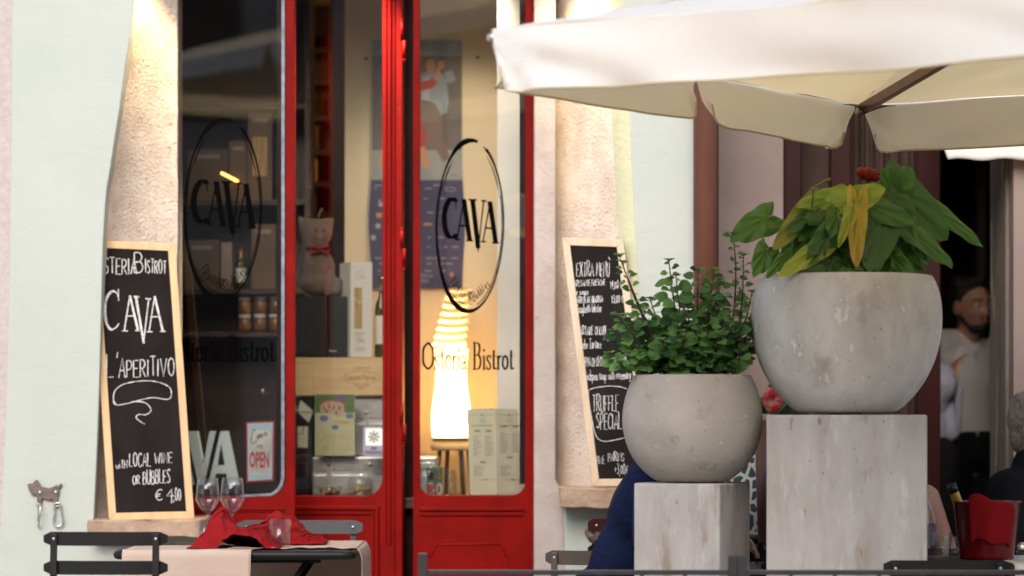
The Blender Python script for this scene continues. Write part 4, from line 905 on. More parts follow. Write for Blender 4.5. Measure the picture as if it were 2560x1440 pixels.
# ------------------------------------------------------------------ parasols
def parasol(label, L, Fp, side, z, rise, drop, name='parasol', pole_top=.3, seed=0, top='canopy'):
    """square market parasol: L and Fp are two corners of its eave (x, y), the other two lie `side` to the right of them"""
    L, Fp = Vector((*L, z)), Vector((*Fp, z)); d = (Fp - L).normalized(); r = Vector((d.y, -d.x, 0)) * side
    N, R_ = L + r, Fp + r; apex = (L + R_) / 2 + Vector((0, 0, rise)); ctr = Vector((apex.x, apex.y, 0))
    t = thing(name, label, 'parasol', ctr, 'white market parasols')
    cs = [L, Fp, R_, N]; mb = MB()
    for i in range(4):
        a, b = cs[i], cs[(i + 1) % 4]
        def pan(u, v, a=a, b=b, i=i):
            e = a.lerp(b, u); e = e + Vector((0, 0, -.006 * math.sin(u * math.pi)))
            p = e.lerp(apex, v); sag = -.035 * math.sin(math.pi * v) * math.sin(math.pi * u)
            wr = .018 * noise.noise(Vector((u * 5 + i * 9 + seed, v * 3, 1))) * (math.sin(math.pi * u)) ** .5 * (1 - v * .6) if 0 < u < 1 else 0
            # soft creases that run out of the corners
            wr += .006 * math.sin((u * 7 + v * 6)) * math.exp(-u * 5) * u * 6 * (1 - v)
            eu = min(u, 1 - u) * (b - a).length; hv = v * 1.1; ds = math.hypot(eu, hv); an_ = math.atan2(hv, eu + .03)
            wr += .011 * math.sin(an_ * 17 + i * 2 + seed) * math.exp(-ds / .55) * (1 - math.exp(-ds / .08)) * min(1, v * 5) + (.006 * math.sin(u * 40 + 6 * noise.noise(Vector((u * 4, v * 2, i + seed)))) * math.exp(-v * 9) * math.sin(math.pi * u) if 0 < v else 0)
            return p + Vector((0, 0, sag + wr))
        mb.grid(pan, 40, 20)
    mb.build('canopy', M[top], t, fixn=False)
    for i in range(4):
        a, b = cs[i], cs[(i + 1) % 4]; side_d = (b - a).normalized(); out = Vector((side_d.y, -side_d.x, 0))
        if out.dot(a - ctr) < 0: out = -out
        for k in range(2 if i != 3 else 1):
            u0, u1 = ((.006, .497) if k == 0 else (.503, .994)) if i != 3 else (.006, .994)
            def flap(u, v, a=a, b=b, u0=u0, u1=u1, out=out, i=i, k=k):
                q = u0 + (u1 - u0) * u; Lw = (b - a).length * (u1 - u0)
                e = min(u, 1 - u) * Lw; c = .055
                drop_ = drop * (.84, .92, 1, 1)[i] * (1 + .07 * noise.noise(Vector((q * 6, i * 5 + seed, 2)))); dr = drop_ if e > c else drop_ * (.62 + .38 * math.sqrt(max(0, 1 - ((c - e) / c) ** 2)))
                p = a.lerp(b, q) + Vector((0, 0, -.006 * math.sin(q * math.pi)))
                # gathers, narrower towards the corners and deeper towards the hem
                wv = .030 * math.sin(q * 9 + i * 2 + seed) + .016 * noise.noise(Vector((q * 9, i * 3 + seed, v * 1.2))) + .017 * math.sin(q * 34 - v * 6 + i) * math.exp(-e * 5) * min(1, e / .06)
                ec = (min(u, 1 - u) if i == 3 else (u if k == 0 else 1 - u)) * Lw; an_ = math.atan2(drop * v, ec + .02); wv += .020 * math.sin(an_ * 12 + i * 1.7 + k) * math.exp(-ec / .40) * min(1, e / .06) + .010 * math.sin(q * 22 + 5 * v + 4 * noise.noise(Vector((q * 5, v, i + seed))))
                inset = .018 * (v ** 2) * (math.exp(-e * 18) * 2.2)
                tdir = side_d = (b - a).normalized() * (1 if u < .5 else -1)
                return p + Vector((0, 0, -dr * v)) + out * (wv * v + .004) + tdir * inset
            mb = MB(); mb.grid(flap, 54, 12)
            # hem: a narrow turned edge along the bottom
            o = mb.build('valance', M['canopy'], t, fixn=False)
            hm = MB(); pts = [flap(j / 54, 1.0) + Vector((0, 0, .002)) for j in range(55)]; hm.tube(pts, .0032, 6); h = hm.build('hem', M['hem'], o)
    hub = apex + Vector((0, 0, -.16))
    for i, c in enumerate(cs):
        mb = MB(); e = c + Vector((0, 0, -.022)); dd = (e - hub).normalized(); x = dd.cross(Vector((0, 0, 1))).normalized(); y = x.cross(dd)
        Mx = Matrix((x, y, dd)).transposed().to_4x4(); Mx.translation = (e + hub) / 2 - dd * .01; mb.obox(Mx, .022, .034, (e - hub).length - .02); mb.build('rib', M['darkwood'], t, bevel=.003)
        mb = MB(); mb.tube([e - dd * .045, e - dd * .01, e + dd * .006], [.014, .014, .009], 10); mb.build('rib_end_cap', M['steel'], t)
        mb = MB()                                           # leather pocket: two wings under the corner
        for s in (-1, 1):
            a_, b_ = cs[i - 1 if s < 0 else (i + 1) % 4], c; w_ = (a_ - b_).normalized()
            mb.grid(lambda u, v, w_=w_, b_=b_: b_ - dd * (.02 + .05 * v) * (1) + w_ * (.125 * u * (1 - .35 * v * u)) + Vector((0, 0, -.012 - .030 * v * (1 - .75 * u) + .004 * math.sin(u * 4))), 10, 4)
        mb.build('corner_pocket', M['leather'], t, thick=.002)
    mb = MB(); mb.tube([(ctr.x, ctr.y, .05), (ctr.x, ctr.y, apex.z - .03)], .024, 16); mb.build('pole', M['darkwood'], t)
    mb = MB(); mb.lathe((ctr.x, ctr.y, hub.z - .04), [(.024, 0), (.06, .0), (.065, .03), (.05, .07), (.026, .08)], 20); mb.build('hub', M['darkwood'], t)
    mb = MB(); mb.box((ctr.x - .3, ctr.y - .3, 0), (ctr.x + .3, ctr.y + .3, .05)); mb.build('base', M['pillar'], t, bevel=.01)
    mb = MB(); mb.ell(apex + Vector((0, 0, .02)), .03, .03, .04); mb.build('finial', M['darkwood'], t)
    return t
M['hem'] = fabric('canopy_hem', (.60, .50, .33), .2)
parasol('large white square parasol on the terrace, its corner reaching over the door', at(1225, 75, 7.46).xy, at(2145, 262, 9.27).xy, 2.14, 2.152, .27, .171)
d_ = Vector((-3.3, -.33)); e_ = Vector((.1, 3.9))
parasol('white parasol on the other side of the street, mirrored in the glass', d_, e_, 2.9, 3.6, .5, .16, seed=5, top='canopy_shaded')

# ------------------------------------------------------------------ plants
def leafmat(name, c, c2, sc=30, lo=.35, hi=.65, transl=.25, rough=.4):
    m = fabric(name, c, transl, c2, rough, bump=.25, bscale=40, tcol=tuple(min(1, x * 1.6 + .01) for x in c)); return m
M['leafgreen'] = leafmat('shrub_leaf', (.115, .25, .060), (.075, .18, .052))
M['leaflight'] = leafmat('young_shrub_leaf', (.17, .31, .075), (.12, .25, .065))
M['leafdark'] = leafmat('old_shrub_leaf', (.042, .105, .036), (.028, .078, .028))
for m in ('leafgreen', 'leaflight', 'leafdark'): M[m].node_tree.nodes['Principled BSDF'].inputs['Specular IOR Level'].default_value = .3
def shrub_leaf(mb, p, d, nrm, L, wd, mi):
    """small toothed leaf from stalk p along d"""
    d = d.normalized(); s = d.cross(nrm).normalized(); n = s.cross(d)
    prof = [(0, 0), (.04, .16), (.12, .36), (.24, .47), (.30, .43), (.42, .50), (.50, .43), (.62, .42), (.70, .33), (.82, .24), (.88, .15), (1.0, 0)]
    mid = [p + d * L * t - n * (.10 * L * t * t) for t, _ in prof]
    vs = []; k = len(prof)
    for sg in (-1, 1):
        for (t, w_), q in zip(prof, mid): vs.append(q + s * sg * w_ * wd + n * (.22 * w_ * wd))
    vs += mid
    fs = []
    for i in range(k - 1):
        fs.append((i, i + 1, 2 * k + i + 1, 2 * k + i)); fs.append((2 * k + i, 2 * k + i + 1, k + i + 1, k + i))
    mb.add(vs, fs, mi, True)
def shrub(label, cpx, Y, base_py, stems, name):
    base = at(cpx, base_py, Y); t = thing(name, label, 'plant', base); fol = MB(); st = MB(); rnd = random.Random(3)
    for (ex, ey, bx, dens, bend, dep) in stems:
        a = at(bx, base_py + 14, Y + rnd.uniform(-.05, .05)); e = at(ex, ey, Y + dep)
        m_ = a.lerp(e, .5) + Vector((bend * .0012, 0, .02))
        pts = [a * (1 - q) ** 2 + m_ * 2 * q * (1 - q) + e * q * q for q in [i / 14 for i in range(15)]]
        st.tube(pts, [.0042 - .0027 * i / 14 for i in range(15)], 6)
        L = (e - a).length; n = max(3, int(L / .0112 * dens)); ph = rnd.random() * 6
        for i in range(n):
            q = (.12 if dens > .6 else .42) + (.88 if dens > .6 else .58) * (i + .5) / n; p = a * (1 - q) ** 2 + m_ * 2 * q * (1 - q) + e * q * q
            dr = (2 * (1 - q) * (m_ - a) + 2 * q * (e - m_)).normalized()
            ph += 2.4; sd = Vector((math.cos(ph), math.sin(ph) * .9 - .25, rnd.uniform(-.25, .5)))
            d = (sd + dr * .35).normalized(); sz = rnd.uniform(.026, .046) * (1 - .45 * max(0, q - .8) / .2) * (.62 if dens < .6 and q < .9 else 1)
            pet = p + d * sz * .45; st.tube([p, pet], .0007, 4, cap=False)
            nr = (Vector((0, -1.1, .8)) + Vector((rnd.uniform(-.5, .5), rnd.uniform(-.5, .5), rnd.uniform(-.3, .3)))).normalized()
            hi = (p.z - base.z) / .3; mi = rnd.choices((0, 1, 2), (5, 1.0 + 3 * max(0, hi), 2.2))[0]
            shrub_leaf(fol, pet, d + Vector((0, -.05, -.35)), nr, sz, sz * rnd.uniform(.8, 1.0), mi)
        for k in range(5):                                  # tip rosette
            ph += 1.3; d = Vector((math.cos(ph), math.sin(ph), .5)); sz = rnd.uniform(.014, .026)
            shrub_leaf(fol, e, d, Vector((0, -.3, 1)), sz, sz * .8, rnd.choice((0, 1, 1)))
    fol.build('foliage', [M['leafgreen'], M['leaflight'], M['leafdark']], t, fixn=False); st.build('stems', M['stem'], t)
    return t
rnd = random.Random(11)
ST = [(1556, 656, 1690, .42, -30, .0), (1548, 640, 1690, .3, -20, .0), (1545, 790, 1680, 1, -20, -.05), (1530, 828, 1670, 1, -10, 0), (1520, 885, 1660, 1.1, -30, -.04), (1545, 905, 1650, 1, -30, -.08), (1562, 868, 1680, 1, 0, .05),
      (1600, 770, 1700, 1, -10, 0), (1625, 748, 1700, .9, -10, .04), (1672, 652, 1720, .85, -10, 0), (1690, 690, 1730, .95, -10, -.04), (1705, 720, 1730, 1, 0, .06), (1745, 676, 1740, 1.1, 0, 0), (1782, 676, 1750, 1.1, 10, 0),
      (1800, 700, 1760, 1.1, 10, -.03), (1790, 740, 1760, 1, 10, .06), (1832, 585, 1800, .45, 40, .0), (1858, 640, 1830, .5, 16, .02), (1880, 730, 1800, .8, 25, .05), (1850, 780, 1790, 1, 20, -.03), (1880, 810, 1800, 1, 20, .0), (1875, 850, 1800, 1, 30, .05),
      (1850, 880, 1800, 1, 30, -.07), (1600, 880, 1690, 1, -20, -.1), (1650, 850, 1700, 1, 0, -.1), (1700, 830, 1720, 1, 0, -.12), (1750, 820, 1740, 1, 0, -.12), (1800, 840, 1760, 1, 0, -.12), (1720, 770, 1725, 1.1, 0, -.05), (1770, 770, 1740, 1.1, 0, -.05), (1820, 800, 1770, 1, 10, -.06), (1660, 800, 1710, 1, 0, .02)]
ST += [(rnd.randint(1560, 1875), rnd.randint(790, 915), rnd.randint(1660, 1800), 1.0, 0, rnd.uniform(-.12, .12)) for _ in range(26)]
shrub('bushy green shrub with small toothed leaves growing in the smaller ball planter', 1731, YP, 938, ST, 'shrub')

# anthurium: each big heart leaf laid where it hangs
AM = [leafmat('anthurium_dark', (.055, .165, .032), (.036, .115, .026), 9), leafmat('anthurium_mid', (.105, .245, .036), (.070, .175, .030), 9),
      leafmat('anthurium_bright', (.30, .46, .06), (.50, .47, .055), 6), leafmat('anthurium_yellow', (.72, .47, .04), (.60, .45, .045), 7),
      leafmat('anthurium_olive', (.22, .27, .035), (.36, .27, .035), 7)]
for m in AM:
    nn = m.node_tree.nodes; nn['Principled BSDF'].inputs['Roughness'].default_value = .27; nn['Principled BSDF'].inputs['Specular IOR Level'].default_value = .5
    # pale veins spreading from the stalk, mapped on the leaf itself
    uvn = nn.new('ShaderNodeUVMap'); uvn.uv_map = 'leaf'; sp = nn.new('ShaderNodeSeparateXYZ'); m.node_tree.links.new(uvn.outputs[0], sp.inputs[0])
    wv = nn.new('ShaderNodeTexWave'); wv.wave_type = 'BANDS'; wv.bands_direction = 'X'; wv.inputs['Scale'].default_value = 2.2; wv.inputs['Distortion'].default_value = .6
    m.node_tree.links.new(uvn.outputs[0], wv.inputs['Vector'])
    rp = nn.new('ShaderNodeValToRGB'); rp.color_ramp.elements[0].position = .90; rp.color_ramp.elements[1].position = .985
    m.node_tree.links.new(wv.outputs['Fac'], rp.inputs[0])
    mx = nn.new('ShaderNodeMix'); mx.data_type = 'RGBA'; old = nn['Principled BSDF'].inputs['Base Color'].links[0].from_socket
    mm = nn.new('ShaderNodeMath'); mm.operation = 'MULTIPLY'; mm.inputs[1].default_value = .45; m.node_tree.links.new(rp.outputs[0], mm.inputs[0])
    m.node_tree.links.new(mm.outputs[0], mx.inputs[0]); m.node_tree.links.new(old, mx.inputs[6]); mx.inputs[7].default_value = (.20, .26, .07, 1)
    m.node_tree.links.new(mx.outputs[2], nn['Principled BSDF'].inputs['Base Color'])
AL = [  # base u, v -> tip u, v, half width, material, depth at base, depth at tip, tilt to the sky, fold
    (430, 612, 105, 800, 150, 1, .02, -.02, .25, .35), (830, 500, 500, 872, 112, 4, -.06, -.14, .2, .3), (945, 660, 1085, 455, 170, 0, -.12, -.02, .1, .15), (1135, 485, 1510, 325, 140, 2, -.13, -.15, .12, .3),
    (1090, 415, 715, 480, 110, 2, -.06, -.10, .25, .3), (1600, 345, 2085, 782, 215, 0, -.04, -.10, .15, .35), (1925, 490, 2425, 862, 80, 1, .04, .06, .2, .7), (1310, 470, 1775, 640, 135, 1, -.12, -.16, .2, .5),
    (1590, 400, 1520, 140, 92, 1, -.05, -.08, .05, .2), (1610, 400, 1735, 140, 105, 1, -.05, -.08, .05, .2), (1255, 500, 1250, 1058, 92, 3, -.16, -.20, .0, .5), (1210, 530, 1085, 862, 60, 2, -.165, -.21, .1, .4), (1500, 590, 1368, 1080, 185, 0, -.12, -.20, .05, .2), (1700, 870, 1600, 1230, 215, 0, -.08, -.16, .0, .25),
    (1715, 690, 2145, 1038, 100, 1, -.12, -.14, .3, .55), (425, 910, 318, 1130, 105, 1, -.05, -.10, .1, .2), (885, 900, 545, 1118, 100, 2, -.16, -.22, .4, .35), (1010, 990, 850, 1150, 150, 0, -.15, -.20, .1, .2),
    (1205, 1095, 1215, 1190, 100, 1, -.2, -.22, .2, .2), (655, 900, 425, 1142, 70, 1, -.10, -.15, .2, .5), (1250, 760, 1230, 1050, 170, 0, -.02, -.06, .1, .3), (1000, 760, 820, 960, 150, 0, -.04, -.10, .2, .3),
    (720, 830, 600, 1060, 130, 0, -.02, -.08, .1, .3), (1420, 640, 1700, 900, 160, 0, -.03, -.08, .2, .3), (1120, 640, 900, 820, 140, 0, -.05, -.10, .3, .3), (1350, 420, 1420, 620, 130, 1, -.02, -.08, .5, .3), (1080, 900, 1180, 1100, 120, 1, -.08, -.12, .1, .3),
    (1500, 400, 1780, 560, 150, 0, -.06, -.12, .3, .3), (880, 700, 640, 820, 120, 0, -.05, -.1, .4, .3), (1560, 880, 1430, 1130, 140, 0, -.04, -.08, .2, .3), (1000, 520, 1300, 560, 130, 0, 0, -.05, .4, .3), (1800, 760, 1900, 960, 110, 0, 0, -.04, .3, .3)]
rnd = random.Random(21)
for i in range(17):
    u_ = rnd.uniform(720, 1880); v_ = rnd.uniform(470, 960) + abs(u_ - 1300) * .22; ox = (u_ - 1300) / 600
    L_ = rnd.uniform(190, 300); an_ = math.atan2(1.0 + rnd.uniform(-.5, .5), ox * 1.6 + rnd.uniform(-.4, .4))
    dd_ = -.14 + .10 * rnd.random() - .05 * (1 - abs(ox))
    AL.append((u_, v_, u_ + L_ * math.cos(an_), min(1120, v_ + L_ * math.sin(an_)), rnd.uniform(80, 115), rnd.choice((0, 0, 1, 1, 0, 1, 2)), dd_, dd_ - .05, rnd.uniform(.1, .4), rnd.uniform(.2, .45)))
an = thing('anthurium', 'large leaved anthurium with yellowing heart shaped leaves in the large bowl', 'plant', at(2116, 692, YP))
fol = MB(); uvs = []; st = MB(); root = at(2116, 712, YP)
for (bu, bv, tu, tv, hw, mi, d0, d1, tilt, fold) in AL:
    px = lambda u, v, d: at(1800 + u / 3.657, 380 + v / 3.657, YP + d)
    b = px(bu, bv, d0); tp = px(tu, tv, d1); a = tp - b; L = a.length; a.normalize()
    n = (Vector((0, -1, 0)) + Vector((0, 0, tilt * 1.2))); n = (n - a * n.dot(a)).normalized(); s = a.cross(n).normalized(); W_ = hw * 1.05 / 3.657 * YP / F; fold *= .6
    nu, nv = 40, 7; vs = []; seed = bu * .01
    for j in range(nv + 1):
        r = j / nv
        for i in range(nu + 1):
            th = -math.pi + 2 * math.pi * i / nu; c_ = math.cos(th)
            # heart outline: along/across from the stalk
            at_ = abs(th) / math.pi
            if at_ < .5: k = at_ / .5; al = (1 - k ** 2.4) if tv < 200 else .86 * math.cos(k * math.pi / 2) ** 1.15 + .14 * (1 - k) ** 2.5; ac = math.sin(k * math.pi / 2) ** .85 * .98
            else: k = (at_ - .5) / .5; al = -.36 * math.sin(k * math.pi * .86) * (1) ; ac = (math.cos(k * math.pi / 2)) ** .8 * 1.0 if k < .96 else .03
            if .5 <= at_: ac = max(.02, (1 - k ** 2.2)) 
            al, ac = al * r, ac * r * (1 if th > 0 else -1)
            z = -fold * W_ * ac * ac * .9 - .16 * L * max(0, al) ** 2 * (.4 + tilt) + .010 * noise.noise(Vector((al * 3 + seed, ac * 2, seed))) + .006 * r * math.sin(th * 9 + seed)
            z += .012 * (abs(ac) ** .5) * .5
            vs.append(b + a * al * L + s * ac * W_ + n * z); uvs.append((al * 2 + abs(ac) * .0 + (al - abs(ac) * .55) * 1.5, ac))
    fs = [(j * (nu + 1) + i, j * (nu + 1) + i + 1, (j + 1) * (nu + 1) + i + 1, (j + 1) * (nu + 1) + i) for j in range(nv) for i in range(nu)]
    fol.add(vs, fs, mi, True)
    m_ = (b + root) / 2 + Vector((0, .03, .03)); rt = root + Vector((random.uniform(-.08, .08), random.uniform(-.05, .08), -.02))
    st.tube([rt * (1 - q) ** 2 + m_ * 2 * q * (1 - q) + b * q * q for q in [i / 8 for i in range(9)]], .0028, 6)
o = fol.build('foliage', AM, an, fixn=False); uvl = o.data.uv_layers.new(name='leaf')
for lp in o.data.loops: uvl.data[lp.index].uv = uvs[lp.vertex_index]
st.build('stems', M['greenstem'], an)
sp_ = MB(); P_ = lambda u, v, d: at(1800 + u / 3.657, 380 + v / 3.657, YP + d)
c0 = P_(1345, 212, -.06)
def spathe(u, v):
    th = -1.9 + 3.8 * u; r = .034 * (1 - .5 * abs(2 * v - 1) ** 2)
    return c0 + Vector((-.034 + .068 * v + .004 * math.sin(u * 9), -.024 * math.cos(th) * (r / .034), .019 * math.sin(th) * (r / .034) + .008 - .012 * v + .003 * math.sin(v * 20 + u * 5)))
sp_.grid(spathe, 16, 16); M['spathe'] = leafmat('wilting_red_spathe', (.33, .035, .012), (.20, .015, .008), 12)
sp_.build('flower', M['spathe'], an, thick=.0015)
mb = MB(); mb.tube([P_(1345, 235, -.04), P_(1345, 420, -.03), P_(1330, 700, 0)], .003, 6); mb.tube([P_(840, 505, -.1), P_(848, 420, -.1), P_(852, 345, -.1)], .0022, 6); mb.build('flower_stalk', M['stem'], an)
mb = MB(); mb.tube([P_(835, 320, -.1), P_(852, 345, -.1), P_(880, 310, -.1), P_(950, 268, -.1), P_(1015, 246, -.1)], [.002, .0035, .003, .0035, .0045], 8); mb.build('flower_bud', M['greenstem'], an)
# little plant with a red bloom between the planters
fp = thing('flowering_plant', 'small plant with one red bloom showing between the two concrete bowls', 'plant', at(1935, 1120, 9.3))
mb = MB(); fl = MB(); rnd = random.Random(5)
for i in range(16):
    a = rnd.uniform(0, 6.28); p = at(1925, 1035, 9.3) + Vector((math.cos(a) * .03, math.sin(a) * .03, 0))
    shrub_leaf(mb, p, Vector((math.cos(a), math.sin(a), rnd.uniform(.2, 1.6))), Vector((-math.cos(a), -math.sin(a) - .5, .6)), rnd.uniform(.05, .09), .05, 0)
mb.build('foliage', M['leafdark'], fp, fixn=False)
c0 = at(1932, 1000, 9.22)
for i in range(9):
    a = i * .7; fl.ell(c0 + Vector((math.cos(a) * .018, -.01, math.sin(a) * .024)), .017, .010, .020, 10)
M['petal'] = mat('red_petals', (.42, .02, .02), .5, (.55, .35, .30), 22, lo=.5, hi=.7); fl.build('flower', M['petal'], fp)
b = at(1930, 1120, 9.3); mb = MB(); mb.lathe((b.x, 9.3, ZT), [(0, 0), (.045, 0), (.058, at(0, 1050, 9.3).z - ZT), (.052, at(0, 1052, 9.3).z - ZT), (0, at(0, 1056, 9.3).z - ZT)], 24); mb.build('pot', M['copper'], fp)
# ------------------------------------------------------------------ things in the window
def simple(name, label, cat, base, group=None): return thing(name, label, cat, base, group)
def bx(parent, name, m, px0, py0, px1, py1, Y, d, bevel=.002, label=None):
    mb = MB(); mb.pbox(px0, py0, px1, py1, Y, d); return mb.build(name, m, parent, bevel=bevel, label=label)
# three dimensional white letters: A and V A of the name, the first letter hidden behind the chalkboard
YL = 10.62
lt = thing('block_letters', 'white block letters standing in the left window beside the chalkboard', 'letters', at(500, 1215, YL))
def letter(pts, holes=None, dx=0):
    mb = MB(); mb.prism([at(x + dx, y, YL) for x, y in pts], (0, .05, 0)); return mb
A_ = [(0, 1212), (28, 1078), (58, 1078), (86, 1212), (62, 1212), (57, 1184), (29, 1184), (25, 1212)]
def letA(dx):
    mb = MB()
    for q in ([(0, 1212), (30, 1078), (43, 1078), (43, 1108), (25, 1212)], [(43, 1078), (59, 1078), (87, 1212), (60, 1212), (43, 1108)], [(33.5, 1163), (52.5, 1163), (56, 1184), (29.5, 1184)]):
        mb.prism([at(x + dx, y, YL - (.0006 if len(q) == 4 and q[0][1] == 1163 else 0)) for x, y in q], (0, .05, 0))
    return mb
letA(510).build('letter', M['letterwhite'], lt)
letter([(466, 1078), (493, 1078), (508, 1160), (524, 1078), (551, 1078), (520, 1212), (496, 1212)]).build('letter', M['letterwhite'], lt)
letA(398).build('letter', M['letterwhite'], lt)
# open sign on its chain, hung from a suction hook on the glass
YS = 10.43
sg = thing('open_sign', 'pale blue tin sign reading open, hanging on a chain in the left window', 'sign', at(648, 1203, YS))
mb = MB(); mb.prism([at(x, y, YS) for x, y in ((615, 1055), (686, 1052), (684, 1202), (616, 1206))], (0, .004, 0)); mb.build('plate', M['signred'], sg)
pl = front(YS); k = Ink(pl.hit, .0008)
k.poly([(619, 1059), (682, 1056), (680, 1198), (620, 1202)], 0); k.poly([(625, 1078), (632, 1074), (672, 1074), (677, 1080), (675, 1180), (668, 1186), (630, 1185), (624, 1178)], 1)
k.stroke(spline([(640, 1078), (634, 1074), (629, 1090), (628, 1106), (634, 1108), (644, 1100)]), 2.2, 2); k.write('ome', 642, 1098, 19, 1.8, end=659, slope=.25, mi=2); k.write('in', 661, 1091, 18, 1.8, end=669, slope=.25, mi=2)
k.font("WE'RE", 642, 1121, 9, end=657, mi=2, bold=.02); k.font('OPEN', 623, 1168, 38, end=673, mi=3, bold=.03, rot=.0)
k.build('sign_print', [M['signblue'], M['signcream'], M['signnavy'], M['signred']], sg)
mb = MB(); h = at(655, 986, YS)
for tx in (626, 672):
    e = at(tx, 1056, YS); n = 13
    for i in range(n):
        a, b = h.lerp(e, i / n), h.lerp(e, (i + 1) / n); m_ = (a + b) / 2; dv = (b - a) * .62; sd = Vector((0, 1, 0)) if i % 2 else dv.normalized().cross(Vector((0, 1, 0)))
        mb.tube([m_ + dv * math.cos(q) * .9 + sd * .0026 * math.sin(q) for q in [2 * math.pi * j / 10 for j in range(10)]], .0008, 5, closed=True)
mb.build('chain', M['blackmetal'], sg)
mb = MB(); p = at(656, 982, 10.395); mb.lathe((0, 0, 0), [(0, .012), (.010, .010), (.014, .0), (.013, 0), (0, .004)], 20); mb.v = [Vector((v.x, -v.z, v.y)) + p + Vector((0, .014, 0)) for v in mb.v]; mb.tube([p + Vector((0, .01, 0)), p + Vector((0, .025, -.012)), h], .002, 6); mb.build('suction_hook', M['clear'], sg)
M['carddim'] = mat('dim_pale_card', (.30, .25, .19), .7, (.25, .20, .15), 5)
# shelf behind the left window with boxes, a bottle and jars
YB = 11.25
sh = thing('shelf', 'dark wooden shelf unit standing inside behind the left window', 'shelf', at(590, 1400, YB + .2))
x0, x1 = at(440, 0, YB).x - .25, at(760, 0, YB).x
for py in (500, 722, 830, 260):
    z = at(0, py, YB).z; mb = MB(); mb.box((x0, YB, z - .02), (x1, YB + .28, z)); mb.build('board', M['brownwood'], sh, bevel=.002)
mb = MB(); mb.box((x0, YB + .285, .12), (x1, YB + .30, 2.9)); mb.build('back_panel', M['brownwood'], sh)
for x in (x0 - .022, x1 + .002): mb = MB(); mb.box((x, YB, .12), (x + .02, YB + .30, 2.9)); mb.build('side_panel', M['brownwood'], sh)
def carton(label, px0, py0, px1, zpy, Y, d, m='cardgrey', win=None):
    t = thing('carton', label, 'box', at((px0 + px1) / 2, zpy, Y), 'cartons on the shelf behind the left window')
    bx(t, 'box', M[m], px0, py0, px1, zpy, Y, d)
    if win: mb = MB(); mb.pbox(*win, Y - .002, .0016); mb.build('window', M['spaghetti'], t)
    k = Ink(front(Y).hit, .001); w_ = px1 - px0
    k.rect(px0 + w_ * .2, py0 + 14, px1 - w_ * .2, py0 + 24)
    k.build('print', M['greyink'], t)
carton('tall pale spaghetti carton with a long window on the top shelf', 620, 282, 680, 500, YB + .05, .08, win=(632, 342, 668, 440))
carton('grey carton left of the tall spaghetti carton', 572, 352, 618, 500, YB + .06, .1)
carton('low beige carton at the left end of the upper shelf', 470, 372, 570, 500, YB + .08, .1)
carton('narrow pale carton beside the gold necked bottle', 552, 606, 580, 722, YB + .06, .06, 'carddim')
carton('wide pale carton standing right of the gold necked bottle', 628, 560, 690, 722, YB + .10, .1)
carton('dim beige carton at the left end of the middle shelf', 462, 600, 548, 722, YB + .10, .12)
def bottle(label, px, ytop, ybot, Y, rpx, glassm, lab=True, foil=None, group=None, name='wine_bottle'):
    s = Y / F; c = at(px, ybot, Y); H = (ybot - ytop) * s; r = rpx * s
    t = thing(name, label, 'bottle', c, group)
    mb = MB(); mb.lathe(c, [(0, .002), (r * .9, 0), (r, .006), (r, H * .58), (r * .86, H * .66), (r * .45, H * .74), (r * .36, H * .80), (r * .36, H), (0, H)], 28); mb.build('glass', M[glassm], t)
    if lab: mb = MB(); mb.lathe(c, [(r + .0006, H * .16), (r + .0008, H * .17), (r + .0008, H * .50), (r + .0006, H * .51)], 28); mb.build('label', M['whitebox'], t)
    if foil: mb = MB(); mb.lathe(c, [(r * .44, H * .745), (r * .39, H * .80), (r * .39, H * 1.003), (0, H * 1.004)], 24); mb.build('foil', M[foil], t)
    return t
bottle('dark wine bottle with gold neck on the middle shelf behind the left window', 602, 622, 722, YB + .1, 13, 'bottleglass', True, 'gold')
def jar(label, px, ytop, ybot, Y, rpx):
    s = Y / F; c = at(px, ybot, Y); H = (ybot - ytop) * s; r = rpx * s; t = thing('preserve_jar', label, 'jar', c, 'preserve jars behind the left window')
    mb = MB(); mb.lathe(c, [(0, .001), (r * .9, .001), (r, .008), (r, H * .7), (r * .8, H * .82), (0, H * .82)], 20); mb.build('jar', M['jam'], t)
    mb = MB(); mb.lathe(c, [(r * .88, H * .83), (r * .9, H), (0, H)], 20); mb.build('lid', M['whitebox'], t)
for i, (px, yt, yb) in enumerate(((612, 742, 784), (652, 740, 784), (690, 740, 784), (612, 787, 829), (650, 786, 829), (688, 786, 829))):
    jar('preserve jar with a white lid, ' + ('upper layer ' if i < 3 else 'lower layer ') + ('left', 'middle', 'right')[i % 3] + ' of the jars under the oval lettering', px, yt + (0 if i > 2 else 1), yb, YB + .06, 17)
# lit tube lamp over the shelf
tl = thing('tube_lamp', 'glowing orange tube lamp seen through the left window lettering', 'lamp', at(598, 455, 11.0))
a, b = at(555, 433, 10.95), at(641, 477, 10.95 * 607 / 563)
mb = MB(); mb.tube([a, b], .006, 10); mb.build('tube', emit('lamp_tube_glow', (1, .50, .12), 2.6), tl)
mb = MB(); mb.tube([a + Vector((0, 0, .012)), a + Vector((0, 0, 3.04 - a.z))], .0015, 6); mb.tube([b + Vector((0, 0, .012)), b + Vector((0, 0, 3.04 - b.z))], .0015, 6); mb.build('cable', M['blackmetal'], tl)
